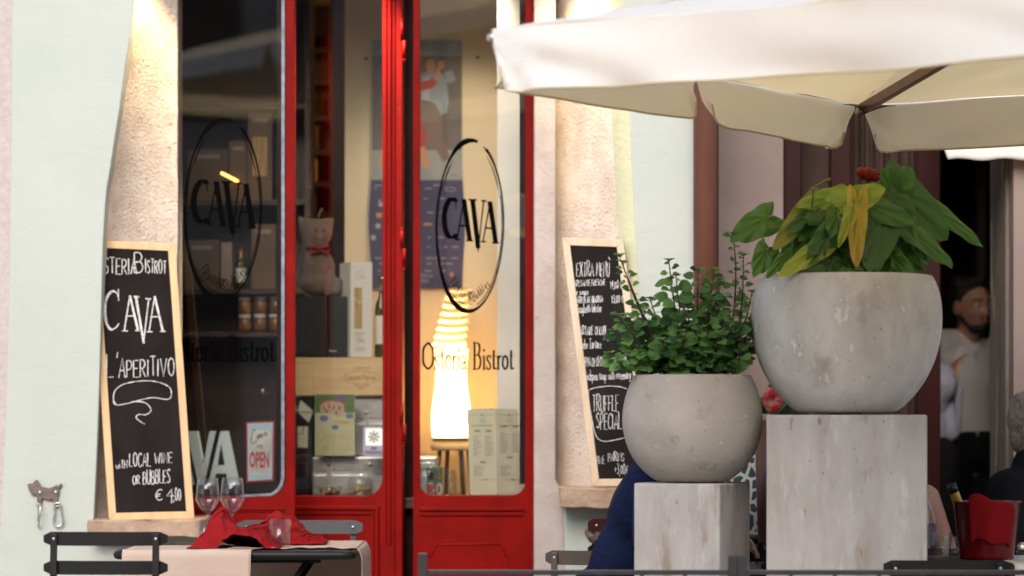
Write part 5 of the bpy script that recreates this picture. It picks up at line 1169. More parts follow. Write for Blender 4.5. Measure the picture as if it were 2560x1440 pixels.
# second shelf deep in the room, with dim bottles, seen over the cat
dk = thing('shelf', 'tall dark wine shelf deep in the room, seen above the stuffed cat', 'shelf', at(800, 1400, 12.9))
xa, xb = at(690, 0, 12.7).x, at(875, 0, 12.7).x
for py in (120, 200, 290, 375, 455, 530, 610): z = at(0, py, 12.7).z; mb = MB(); mb.box((xa, 12.7, z - .02), (xb, 13.0, z)); mb.build('board', M['brownwood'], dk)
mb = MB(); mb.box((xa, 13.0, .12), (xb, 13.03, 3.0)); mb.build('back_panel', M['brownwood'], dk)
mb = MB(); mb.pbox(826, -100, 862, 1400, 12.6, .05); mb.build('upright', M['brownwood'], dk)
for i, (px, yt, yb, m) in enumerate(((752, 318, 374, 'gold'), (768, 400, 454, 'cardgrey'), (786, 398, 454, 'gold'), (790, 320, 374, 'cardgrey'), (745, 402, 454, 'gold'), (782, 480, 529, 'cardgrey'), (758, 240, 289, 'cardgrey'), (800, 236, 289, 'bottleglass'))):
    t = thing('gift_box', ('small gold box', 'small brown carton', 'squat gold box', 'brown carton', 'gold wrapped box', 'low brown carton', 'dim brown carton', 'dark box')[i] + ' on the ' + ('third', 'fourth', 'fourth', 'third', 'fourth', 'fifth', 'second', 'second')[i] + ' board of the deep wine shelf', 'box', at(px, yb, 12.75), 'boxes on the deep wine shelf')
    bx(t, 'box', M[m], px - 8, yt, px + 8, yb, 12.75, .05); bx(t, 'lid', M[m], px - 8.6, yt - 7, px + 8.6, yt - .5, 12.747, .056)
# ---- display behind the middle pane
YD = 10.80
def case(label, px0, py0, px1, py1, Y, d, latches):
    t = thing('metal_case', label, 'case', at((px0 + px1) / 2, py1, Y), 'riveted metal cases in the window')
    split = py0 + (py1 - py0) * .42
    bx(t, 'lid', M['steel'], px0, py0, px1, split - 1, Y, d, .008); bx(t, 'body', M['steel'], px0, split + 1, px1, py1, Y, d, .008); bx(t, 'seam', M['steel'], px0 - 1, split - 2, px1 + 1, split + 2, Y - .003, d + .003, .001)
    for lx in latches:
        ly = split; c = lambda u, v: at(lx + u, ly + v, Y - .006)
        mb = MB(); mb.prism([c(-14, -26), (c(14, -26)), c(18, -12), c(8, -6), c(8, 30), c(14, 44), c(-14, 44), c(-8, 30), c(-8, -6), c(-18, -12)], (0, .005, 0)); mb.ell(c(0, -22), .009, .006, .009); mb.tube([c(-7, -2), c(-10, 34), c(10, 34), c(7, -2)], .0025, 6); mb.build('latch', M['steel'], t, bevel=.001)
    return t
case('larger lower metal case with two latches on the window ledge', 779, 1141, 1094, 1240, YD, .34, (822, 925, 1050))
case('upper metal case stacked behind the cookbook', 790, 991, 1022, 1139, YD + .06, .26, (916, 1000))
t = thing('black_chest', 'black wooden box at the left end of the metal cases', 'box', at(757, 1240, YD)); bx(t, 'body', M['plasticblack'], 690, 1156, 776, 1240, YD + .02, .3, .004); bx(t, 'lid', M['plasticblack'], 688, 1138, 778, 1154, YD + .015, .31, .004)
t = thing('gift_bag', 'black gift bag with pale paper tags left of the cookbook', 'bag', at(757, 1138, YD + .05)); bx(t, 'bag', M['plasticblack'], 700, 992, 784, 1137, YD + .06, .12, .004)
k = Ink(front(YD + .06).hit, .003); k.poly([(744, 1030), (752, 1000), (784, 1028), (772, 1056)]); k.poly([(744, 1066), (770, 1066), (769, 1120), (745, 1118)]); k.poly([(735, 1020), (741, 1014), (741, 1032), (735, 1036)]); k.build('tag', M['paper'], t)
mb = MB(); c = lambda u, v: at(u, v, YD + .055); mb.tube([c(732, 1030), c(784, 1030)], .001, 6); mb.tube([c(742, 1054), c(760, 1056), (c(756, 1085)), c(740, 1084)], .0015, 6); mb.build('cord_handle', M['blackmetal'], t)
# cookbook
Yb = 10.73
t = thing('cookbook', 'cream cookbook with a painted farmhouse cover leaning on the metal case', 'book', at(838, 1139, Yb)); bx(t, 'pages', M['whitebox'], 789, 988, 886, 1138, Yb + .003, .022, 0)
mb = MB(); mb.pbox(787, 985, 887, 1139, Yb, .0028); mb.build('cover', M['bookcream'] if 'bookcream' in M else M.setdefault('bookcream', mat('book_cover', (.56, .53, .36), .5, (.50, .50, .32), 14)), t)
for n_, c_ in (('bookgreen', (.10, .20, .05)), ('bookwall', (.58, .42, .31)), ('bookroof', (.30, .12, .06)), ('bookblue', (.16, .20, .38)), ('bookgold', (.60, .46, .17)), ('bookviolet', (.16, .12, .28))): M[n_] = mat(n_, c_, .5, tuple(x * .72 for x in c_), 40)
k = Ink(front(Yb).hit, .0008)
k.rect(788, 986, 886, 1032, 0); k.poly([(836, 986), (866, 986), (862, 1000), (838, 998)], 5); k.poly([(800, 1012), (812, 1002), (830, 998), (852, 1002), (860, 1012), (862, 1038), (846, 1042), (834, 1034), (800, 1030)], 1); k.poly([(798, 1008), (812, 997), (858, 1000), (864, 1010), (850, 1007), (832, 1002), (812, 1005), (800, 1014)], 2)
for x, y in ((808, 1016), (820, 1012), (832, 1014), (846, 1016), (814, 1024), (838, 1028)): k.rect(x, y, x + 5, y + 9, 2)
k.ell(810, 1046, 11, 8, 3); k.ell(874, 1040, 10, 7, 3); k.ell(838, 1068, 8, 6, 3); k.poly([(826, 1054), (850, 1050), (872, 1054), (880, 1060), (850, 1060)], 4)
k.write('Chickens', 796, 1102, 24, 1.9, end=880, mi=4); k.write('Eat Pasta', 796, 1128, 24, 1.9, end=884, mi=4); k.font('RECIPES FROM UMBRIA', 796, 1137, 4, end=880, mi=4)
k.build('cover_print', [M['bookgreen'], M['bookwall'], M['bookroof'], M['bookblue'], M['bookgold'], M['bookviolet']], t)
# sticker with the snowflake on the pane
t = thing('sticker', 'lilac air conditioning sticker with a black snowflake on the middle pane', 'sticker', at(931, 1138, Y2 + .015)); mb = MB(); mb.pbox(905, 1068, 959, 1139, Y2 + .0135, .002); mb.build('backing', M['lilac'], t)
k = Ink(front(Y2 + .0135).hit, .0006); k.poly([(913, 1071), (951, 1071), (953, 1074), (953, 1112), (951, 1114), (913, 1114), (911, 1112), (911, 1074)], 0)
for i in range(8):
    a = i * math.pi / 4; f = lambda r, o: (932 + r * math.cos(a) - o * math.sin(a), 1092 + r * math.sin(a) + o * math.cos(a))
    k.stroke([f(2, 0), f(16, 0)], 1.8, 1); k.stroke([f(10, 0), f(14, 4)], 1.5, 1); k.stroke([f(10, 0), f(14, -4)], 1.5, 1); k.stroke([f(5, 0), f(8, 3)], 1.3, 1); k.stroke([f(5, 0), f(8, -3)], 1.3, 1)
k.font('ARIA', 924, 1124, 7, end=940, mi=1, bold=.02); k.font('CONDIZIONATA', 906.5, 1135, 8, end=957.5, mi=1, bold=.02); k.build('print', [M['signcream'], M['black']], t); turn_leaf(t, W[house])
# glass cloche with biscuits
s_ = 10.70 / F; c = at(900, 1240, 10.71); t = thing('glass_cloche', 'glass dome over pale biscuits in front of the lower metal case', 'cloche', c)
mb = MB(); mb.lathe(c, [(.048, .0), (.0475, .04), (.042, .066), (.028, .084), (.008, .091), (.006, .097), (.013, .104), (.013, .112), (.006, .118), (0, .119)], 30); mb.build('dome', M['clear'], t)
mb = MB(); rnd = random.Random(2)
for i in range(30): mb.ell(c + Vector((rnd.uniform(-.034, .034), rnd.uniform(-.03, .03), .006 + rnd.random() * .030)), .011, .011, .007, 8)
mb.build('biscuits', M['crumble'], t)
c = at(826, 1240, 10.72); t = thing('glass_dish', 'shallow glass dish of pale crumbs left of the glass dome', 'dish', c); mb = MB(); mb.lathe(c, [(0, .001), (.034, .001), (.046, .035), (.044, .035), (.032, .005)], 28); mb.build('dish', M['clear'], t)
mb = MB()
for i in range(26): mb.ell(c + Vector((rnd.uniform(-.030, .030), rnd.uniform(-.03, .03), .008 + rnd.random() * .022)), .010, .010, .007, 8)
mb.build('crumbs', M['crumble'], t)
# pine wine crate with its printed oval
t = thing('wine_crate', 'pale pine wine crate with a printed oval on top of the metal cases', 'crate', at(880, 987, YD + .07)); bx(t, 'lid', M['pinebox'], 781, 894, 1022, 988, YD + .02, .014); bx(t, 'body', M['pinebox'], 736, 894, 1022, 989, YD + .038, .20)
M['burnt'] = mat('burnt_print', (.36, .20, .08), .8); k = Ink(front(YD + .02).hit, .0008)
k.stroke([(904 + 46 * math.cos(q), 944 + 16 * math.sin(q)) for q in [2 * math.pi * i / 40 for i in range(41)]], 1.3); k.stroke([(904 + 20 * math.cos(q), 944 + 24 * math.sin(q)) for q in [math.pi * (1.2 + .6 * i / 12) for i in range(13)]], 1.2); k.stroke([(904 + 20 * math.cos(q), 944 + 24 * math.sin(q)) for q in [math.pi * (.2 + .6 * i / 12) for i in range(13)]], 1.2)
serif_map = None
k.write('Laurent-Perrier', 866, 950, 14, 1.6, end=942); k.font('CHAMPAGNE', 884, 922, 5, end=926); k.font('MAISON FONDEE', 884, 966, 4, end=926); k.font('1812', 896, 973, 5, end=914); k.build('print', M['burnt'], t)
# speaker, carton of spaghetti, bottle, cat
YE = 10.86
t = thing('loudspeaker', 'black loudspeaker carrying the stuffed cat', 'speaker', at(803, 893, YE)); bx(t, 'cabinet', M['plasticblack'], 722, 740, 820, 893, YE + .004, .16, .003); bx(t, 'grille', M['plasticblack'], 822, 741, 873, 893, YE + .002, .16, .003)
k = Ink(front(YE + .002).hit, .0008); k.font('Pioneer', 822, 879, 5, end=842, bold=.02); k.build('print', M['whiteprint'], t)
t = thing('spaghetti_box', 'tall white spaghetti box with a clear window on the wine crate', 'box', at(895, 893, YE - .02))
mb = MB(); P3 = [at(x, 893, y).xy for x, y in ((876, YE - .02), (931, YE - .012), (905, YE + .085), (849, YE + .075))]; za, zb = at(0, 893, YE).z, at(0, 656, YE).z
mb.prism([(p.x, p.y, za) for p in P3], (0, 0, zb - za)); mb.build('box', M['whitebox'], t, bevel=.002)
mb = MB(); pl = Plane(at(876, 893, YE - .02), (.12, -1, 0)); q = [pl.hit(x, y, .001) for x, y in ((886, 719), (920, 719), (919, 822), (885, 822))]; mb.prism(q, (0, .001, 0))
mb.build('window', M['spaghetti'], t)
k = Ink(pl.hit, .0012); k.stroke([(890, 678), (917, 678), (918, 697), (890, 697), (890, 678)], 1.1); k.font('La Pasta', 893, 688, 5, end=915); k.font('di Aldo', 895, 695, 5, end=913); k.stroke(spline([(887, 745), (898, 756), (912, 752), (919, 746)]), 1.4, 1); k.write('10', 888, 858, 22, 1.2, end=905); k.write('L`Archi', 898, 856, 13, 1.2, end=918)
for y in (830, 834, 868, 872, 876): k.rect(888, y, 918, y + 1.4)
k.build('print', [M['greyink'], M['whiteprint']], t)
bottle('green wine bottle with white label right of the white spaghetti box', 953, 690, 893, YE + .05, 16, 'bottleglass')
ct = thing('stuffed_cat', 'grey brown stuffed felt cat with a red bow sitting on the loudspeaker', 'toy', at(798, 740, YE + .07)); YC = YE + .08
s_ = YC / F; K = lambda x, y, d=0: at(x, y, YC + d)
mb = MB()
mb.ell(K(797, 706, 0), 49 * s_, .05, 36 * s_, 24); mb.ell(K(796, 672, 0), 42 * s_, .046, 50 * s_, 24); mb.ell(K(792, 640, 0), 30 * s_, .036, 40 * s_, 24); mb.ell(K(790, 583, -.004), 41 * s_, .042, 37 * s_, 24); mb.ell(K(790, 606, -.004), 31 * s_, .036, 20 * s_, 20)
mb.cap(K(764, 572), .026, K(749, 543), .006, 14); mb.cap(K(816, 572), .026, K(831, 546), .006, 14); mb.cap(K(764, 560), .024, K(752, 552), .012, 14); mb.cap(K(815, 560), .024, K(828, 554), .012, 14)
mb.cap(K(826, 715, -.02), .020, K(846, 706, -.03), .018); mb.cap(K(846, 706, -.03), .018, K(842, 728, -.04), .017); mb.cap(K(824, 690, -.03), .022, K(820, 730, -.045), .020)
remesh(mb, 'body', M['felt'], ct, .004, 5)
mb = MB(); mb.tube([K(795, 553), K(796, 540), K(800, 530), K(806, 521)], [.004, .0045, .0045, .005], 8); mb.build('hanging_loop', M['felt'], ct)
for x in (791, 809): mb = MB(); mb.ell(K(x, 576, -.046), .0042, .002, .0042, 12); mb.build('eye', M['blackmetal'], ct)
mb = MB(); mb.prism([K(800 + a, 590 + b, -.047) for a, b in ((0, 7), (-6, -2), (-4, -6), (-1, -4), (1, -4), (4, -6), (6, -2))], (0, .004, 0)); mb.build('nose', M['pinkfelt'], ct)
mb = MB(); mb.lathe(K(792, 622), [(.041, -.006), (.044, 0), (.041, .006)], 24, sq=1.1); 
for s in (-1, 1): mb.grid(lambda u, v, s=s: K(799 + s * 24 * u, 624 + (v - .5) * (6 + 20 * u), -.056 - .008 * math.sin(v * 9)), 6, 8)
mb.ell(K(799, 624, -.058), .006, .006, .008); mb.build('bow', M['bowred'], ct, thick=.002)
k = Ink(lambda x, y, o: K(x, y, -.051 - o - .0 * x), .001)
for x, y, r in ((811, 667, 4.5), (804, 664, 2.5), (818, 662, 2.5), (806, 674, 2.5), (817, 674, 2.5), (776, 656, 2), (781, 658, 2), (826, 652, 2)): k.ell(x, y, r, r)
k.build('embroidery', M['pinkfelt'], ct)
M['posterprint'] = mat('poster_print', (.30, .30, .36), .6)
# poster on the cream wall: a generic dancing pair in blocks of colour over a navy programme
YPo = 11.335
po = thing('poster', 'tall poster with a dancing pair above a navy festival programme on the cream wall', 'poster', at(1040, 722, YPo))
def posterpt(x, y, o): return at(x + (10 * math.exp(-((y - 560) / 90) ** 2) * (-1 if x < 1000 else 1) * .8), y, YPo - o)
def sheet(u, v): x = 930 + (1155 - 930) * u; y = 100 + 622 * v; return posterpt(x, y, .0)
mb = MB(); mb.grid(sheet, 2, 30); mb.build('sheet', M['whitebox'], po, thick=.001)
k = Ink(posterpt, .0015)
def region(pts, mi): k.poly(pts, mi)
k.rect(930, 100, 1155, 140, 8); k.rect(930, 140, 1155, 375, 0); k.rect(930, 375, 1155, 450, 1)
for j in range(12): k.rect(929, 450 + j * 22.7, 1155, 450 + (j + 1) * 22.7, 2)
region([(1070, 150), (1082, 148), (1090, 165), (1084, 182), (1070, 182), (1064, 166)], 6); region([(1052, 185), (1075, 178), (1100, 180), (1115, 195), (1122, 250), (1118, 280), (1098, 292), (1080, 255), (1050, 250)], 3); region([(1056, 196), (1074, 188), (1074, 250), (1056, 248)], 7); region([(1110, 180), (1130, 175), (1140, 200), (1120, 210)], 3)
region([(1050, 206), (1085, 196), (1094, 206), (1082, 220), (1050, 228)], 5); region([(1092, 170), (1098, 152), (1110, 152), (1112, 168), (1100, 176), (1096, 200), (1086, 202)], 6)
region([(1052, 258), (1088, 258), (1104, 292), (1108, 350), (1126, 395), (1108, 405), (1088, 372), (1062, 372)], 4); region([(1000, 196), (1050, 200), (1052, 300), (1068, 340), (1060, 368), (1000, 368), (990, 300)], 5); region([(1050, 368), (1062, 366), (1074, 414), (1056, 420)], 6); region([(952, 372), (966, 372), (962, 414), (950, 412)], 6)
k.write('monoi', 1052, 138, 15, 1.7, end=1085, mi=7); k.write('pro', 945, 204, 22, 1.8, end=966, mi=5); k.font('2015', 1076, 438, 9, end=1096, mi=7); k.font('italy', 1126, 440, 8, end=1142, mi=0)
for y, xs in ((462, (940, 1080)), (470, (938, 1060)), (495, (1055, 1090, 1120)), (530, (1060, 1094)), (592, (935, 1062, 1090, 1115)), (616, (1062, 1085, 1105, 1125)), (644, (940, 1062, 1082, 1100, 1125)), (658, (950, 1064, 1090, 1112)), (676, (945, 1060, 1100))):
    for x in xs: k.rect(x, y, x + random.choice((8, 12, 17)), y + 2.4, 7)
k.ell(953, 565, 7, 7, 7); k.rect(935, 588, 945, 600, 7); k.rect(948, 532, 962, 544, 6); k.rect(1050, 558, 1072, 563, 6); k.poly([(952, 498), (956, 498), (956, 506), (964, 506), (964, 516), (952, 516)], 7); k.stroke([(1123 + 13 * math.cos(q), 473 + 5 * math.sin(q)) for q in [i * .4 for i in range(17)]], 1.5, 7)
k.font('FESTIVAL', 1051, 694, 8, end=1082, mi=7); k.font('MONDI', 1051, 706, 8, end=1072, mi=7); k.ell(1128, 686, 5, 6, 9)
k.build('print', [M['postertop'], M['postergrey'], M['posternavy'], M['posterblue'], M['posterbrown'], M['posterred'], M['postertan'], M['posterprint'], M['posterblue'], M['pinkfelt']], po)
mb = MB(); mb.ell(at(915, 146, 11.345), .006, .006, .006); n_ = mb.build('wall_nail', M['blackmetal']); tag(n_, 'dark nail in the cream wall left of the poster', 'nail', 'nails in the cream wall')
mb = MB(); mb.ell(at(1194, 143, 11.345), .006, .006, .006); n_ = mb.build('wall_nail', M['blackmetal']); tag(n_, 'dark nail in the cream wall right of the poster', 'nail', 'nails in the cream wall')
# pleated paper lamp on its stool
YW = 11.08
lp = thing('paper_lamp', 'glowing tower lamp of folded paper behind the lower right pane', 'lamp', at(1128, 1100, YW)); n_seg = 34; rows = 26
zt0, zb0 = at(0, 722, YW).z, at(0, 1092, YW).z; s_ = YW / F
mb = MB()
def pleat(u, v):                                       # folded paper top: sharp zigzag rings that lean over
    th = 2 * math.pi * u; y = 722 + 150 * v; ph = (v * 8 + .35 * math.sin(th)) % 1; zig = abs(2 * ph - 1)
    r = (33 + 12 * v - 7 * zig) * s_; c_ = at(1148 - 26 * v, y, YW); return Vector((c_.x + r * math.cos(th), YW + r * math.sin(th), c_.z))
mb.grid(pleat, 40, 64, smooth=False); mb.build('pleated_top', M['shade'], lp, fixn=False)
mb = MB(); c_ = at(1128, 1092, YW); mb.lathe(c_, [(r_ * s_, (1092 - y) * s_) for r_, y in ((46, 1092), (49, 1060), (46, 1020), (39, 970), (37, 935), (40, 900), (44, 872))], 40); mb.build('shade', M['shade'], lp, fixn=False)
mb = MB(); cb = at(1128, 1090, YW); mb.lathe(cb, [(0, -.02), (.07, -.02), (.072, -.006), (.02, 0), (.012, .03), (.012, .06)], 24); mb.build('lamp_base', M['greymetal'], lp)
mb = MB(); bl = at(1127, 1010, YW); mb.ell(bl, .022, .022, .030); mb.build('bulb', emit('warm_bulb', (1, .62, .25), 25), lp)
l = bpy.data.lights.new('lamp_light', 'POINT'); o = bpy.data.objects.new('lamp_light', l); C.objects.link(o); o.parent = lp; o.location = bl - W[lp]; l.energy = 85; l.color = (1, .66, .30); l.shadow_soft_size = .05
stl = thing('stool', 'small wooden stool carrying the paper lamp', 'stool', (at(1135, 0, YW).x, YW, zt)); zs = at(0, 1106, YW).z
mb = MB(); mb.lathe((at(1135, 0, YW).x, YW, zs - .03), [(0, 0), (.085, 0), (.09, .008), (.09, .020), (.085, .0245), (0, .0245)], 28); mb.build('seat', M['pinebox'], stl)
for a in (.4, 2.0, 3.6, 5.2): mb = MB(); x = at(1135, 0, YW).x; mb.tube([(x + .06 * math.cos(a), YW + .06 * math.sin(a), zs - .03), (x + .08 * math.cos(a), YW + .08 * math.sin(a), zt)], .009, 8); mb.build('leg', M['brownwood'], stl)
# open menu standing in the right window
YM = 10.46
mn = thing('menu', 'open cream two page menu standing in the lower right window', 'menu', at(1232, 1238, YM))
plA = Plane(at(1167, 1238, YM), (-.32, -1, 0)); plB = Plane(plA.hit(1241, 1238), (.30, -1, 0))
for nm, pl, q in (('page', plA, [(1166, 1022), (1236, 1021), (1243, 1236), (1176, 1238)]), ('page', plB, [(1237, 1021), (1294, 1023), (1303, 1234), (1244, 1236)])):
    mb = MB(); mb.prism([pl.hit(x, y) for x, y in q], (0, .004, 0)); mb.build(nm, M['paper'], mn)
for pl, x0, dx in ((plA, 1171, 0), (plB, 1243, 0)):
    k = Ink(pl.hit, .0008); e = 9 if pl is plA else 4
    k.stroke([(x0 + e - 4, 1037), (x0 + e + 52, 1037)], 1.1); k.ell(x0 + e + 25, 1037, 3.2, 2, 0); k.stroke([(x0 + e + 27 + 7 * math.cos(q), 1049 + 9 * math.sin(q)) for q in [i * .42 for i in range(16)]], .8); k.font('CAVA', x0 + e + 21, 1054, 6, end=x0 + e + 33); k.rect(x0 + e, 1063, x0 + e + 52, 1065)
    for bx_ in ((x0 + e + 6, 1075), (x0 + e + 34, 1075), (x0 + e + 20, 1153)): k.rect(bx_[0], bx_[1] - (12 if pl is plB else 0), bx_[0] + 15, bx_[1] + 5 - (12 if pl is plB else 0))
    for y in list(range(1090, 1142, 4)):
        for c_ in (0, 29): k.rect(x0 + e + 3 + c_, y - (8 if pl is plB else 0), x0 + e + 3 + c_ + random.choice((12, 18, 22)), y + 1.3 - (8 if pl is plB else 0))
    for y in range(1164, 1190, 4): k.rect(x0 + e + 4, y, x0 + e + random.choice((20, 30, 26)), y + 1.3)
    k.stroke([(x0 + e + 14, 1199), (x0 + e + 58, 1199)], 1.0); k.ell(x0 + e + 36, 1199, 4, 2)
    k.build('print', M['greyink'], mn)
# jar and packet at the lower left of that pane
gj = thing('glass_jar', 'clear glass storage jar in the corner of the right window', 'jar', at(1072, 1240, 10.52)); c = at(1074, 1240, 10.52)
mb = MB(); mb.lathe(c, [(0, 0), (.035, 0), (.037, .01), (.037, .09), (.030, .105), (.028, .105), (.035, .088), (.035, .01), (0, .006)], 28); mb.build('jar', M['clear'], gj)
mb = MB(); mb.tube([c + Vector((.03 * math.cos(q), -.036, .10 + .022 * math.sin(q))) for q in [math.pi * i / 10 for i in range(11)]], .002, 6); mb.build('bail_wire', M['steel'], gj)
pk = thing('packet', 'green and red food packet beside the glass jar', 'packet', at(1088, 1239, 10.50)); bx(pk, 'pack', mat('packet_green', (.03, .14, .09), .4), 1066, 1166, 1106, 1239, 10.56, .03)
k = Ink(front(10.56).hit, .001); k.poly([(1066, 1212), (1084, 1206), (1092, 1222), (1080, 1239), (1066, 1239)], 0); k.ell(1098, 1222, 7, 16, 1); k.ell(1096, 1192, 9, 8, 2); k.rect(1072, 1180, 1084, 1200, 3); k.rect(1095, 1216, 1101, 1230, 4); k.build('print', [M['signred'], M['signcream'], M['bookroof'], M['black'], M['black']], pk)
gt = thing('glass_jar', 'second clear glass jar right of the food packet', 'jar', at(1128, 1240, 10.58)); c = at(1126, 1240, 10.58); mb = MB(); mb.lathe(c, [(0, 0), (.022, 0), (.024, .008), (.024, .075), (.014, .095), (.013, .095), (.022, .073), (.022, .01), (0, .006)], 24); mb.build('jar', M['clear'], gt)
# warm pendant lights deep in the room
for i, (x, y, z, e) in enumerate(((-1.15, 12.0, 2.6, 5), (-.75, 13.9, 2.6, 30))):
    t = thing('pendant_lamp', ('pendant lamp hanging in the room behind the left window', 'pendant lamp at the back of the room')[i], 'lamp', (x, y, z), 'pendant lamps inside')
    mb = MB(); mb.lathe((x, y, z), [(.10, .0), (.09, .04), (.03, .10), (.0, .105)], 24); mb.build('lamp_shade', M['brownmetal'], t, thick=.003)
    mb = MB(); mb.tube([(x, y, z + .105), (x, y, 3.05)], .003, 6); mb.build('cable', M['blackmetal'], t)
    mb = MB(); mb.ell((x, y, z + .02), .025, .025, .03); mb.build('bulb', emit('pendant_bulb_%d' % i, (1, .6, .25), 8), t)
    l = bpy.data.lights.new('pendant_light', 'POINT'); o = bpy.data.objects.new('pendant_light', l); C.objects.link(o); o.parent = t; o.location = (0, 0, -.03); l.energy = e; l.color = (1, .58, .26); l.shadow_soft_size = .04

# unseen spots added to brighten the window display
for i, (x, y, e, tg) in enumerate(((-.62, 10.47, 170, (-.58, 10.85, 1.15)), (-.15, 10.74, 26, (-.20, 11.3, 1.6)))):
    t = thing('display_fill_light', ('added unseen spotlight brightening the cookbook and the stuffed cat', 'added unseen spotlight brightening the poster and the menu', 'added unseen spotlight brightening the left window shelf')[i], 'lamp', (x, y, 2.97), 'added fill lights for the display')
    mb = MB(); mb.lathe((x, y, 2.95), [(0, .09), (.030, .088), (.036, .06), (.036, .0), (.031, -.002)], 18); mb.build('lamp_housing', M['white'], t)
    mb = MB(); mb.lathe((x, y, 2.955), [(0, 0), (.030, .0)], 18); mb.build('bulb', emit('fill_light_bulb_%d' % i, (1, .85, .62), 10), t)
    l = bpy.data.lights.new('spotlight_beam', 'SPOT'); o = bpy.data.objects.new('spotlight_beam', l); C.objects.link(o); o.parent = t
    l.energy = e; l.color = (1, .84, .62); l.spot_size = R(75); l.spot_blend = .7; l.shadow_soft_size = .05; o.location = (0, 0, -.035); o.rotation_euler = (Vector(tg) - Vector((x, y, 2.94))).to_track_quat('-Z', 'Y').to_euler()
# ------------------------------------------------------------------ people
def hand(mb, wrist, d, palm_n, s=1.0, curl=.35, side=1):
    """palm, four bent fingers of different lengths and a thumb from the side of the palm"""
    d = Vector(d).normalized(); n = Vector(palm_n); n = (n - d * n.dot(d)).normalized(); a = d.cross(n).normalized() * side
    pc = Vector(wrist) + d * .045 * s
    for q in (-.024, -.008, .008, .024): mb.cap(Vector(wrist) + d * .012 * s + a * q * .7 * s, .013 * s, pc + d * .042 * s + a * q * 1.1 * s, .0105 * s, 10)
    for q, L in ((-.027, .066), (-.009, .078), (.010, .073), (.027, .056)):
        p0 = pc + d * .042 * s + a * q * 1.1 * s; c = curl
        d1 = (d * math.cos(c) + n * math.sin(c) + a * q * 5).normalized(); p1 = p0 + d1 * L * .5 * s
        d2 = (d * math.cos(c * 2.2) + n * math.sin(c * 2.2) + a * q * 3).normalized(); p2 = p1 + d2 * L * .5 * s
        mb.cap(p0, .0095 * s, p1, .0085 * s, 10); mb.cap(p1, .0085 * s, p2, .0070 * s, 10)
    t0 = Vector(wrist) + d * .022 * s - a * .022 * s; t1 = t0 + (d * .55 - a * .8 + n * .2).normalized() * .036 * s; t2 = t1 + (d * .95 - a * .25 + n * .25).normalized() * .030 * s
    mb.cap(t0, .0135 * s, t1, .0105 * s, 10); mb.cap(t1, .0105 * s, t2, .0082 * s, 10)
def head_shapes(mb, c, fw, up, s=1.0):
    """c: middle of the skull; fw: facing; up: crown direction"""
    fw = Vector(fw).normalized(); up = Vector(up).normalized(); up = (up - fw * up.dot(fw)).normalized(); rt = fw.cross(up)
    Mx = Matrix((rt, fw, up)).transposed(); P = lambda x, y, z: c + (rt * x + fw * y + up * z) * s
    mb.ell(P(0, -.012, .022), .074 * s, .094 * s, .092 * s, 24, Mx); mb.ell(P(0, .022, -.030), .058 * s, .066 * s, .078 * s, 20, Mx); mb.ell(P(0, .050, -.088), .032 * s, .032 * s, .026 * s, 16, Mx)
    mb.ell(P(0, .074, .030), .052 * s, .016 * s, .016 * s, 16, Mx)            # brow
    for x in (-.034, .034): mb.ell(P(x, .058, -.018), .024 * s, .024 * s, .020 * s, 14, Mx); mb.ell(P(x * 2.25, -.006, -.006), .010 * s, .020 * s, .031 * s, 14, Mx)   # cheek, ear
    mb.cap(P(0, .080, .016), .009 * s, P(0, .100, -.018), .0125 * s, 12); mb.ell(P(0, .092, -.022), .018 * s, .012 * s, .010 * s, 12, Mx)
    mb.ell(P(0, .078, -.052), .024 * s, .012 * s, .0065 * s, 12, Mx); mb.ell(P(0, .076, -.063), .021 * s, .012 * s, .0075 * s, 12, Mx)
    return P, Mx
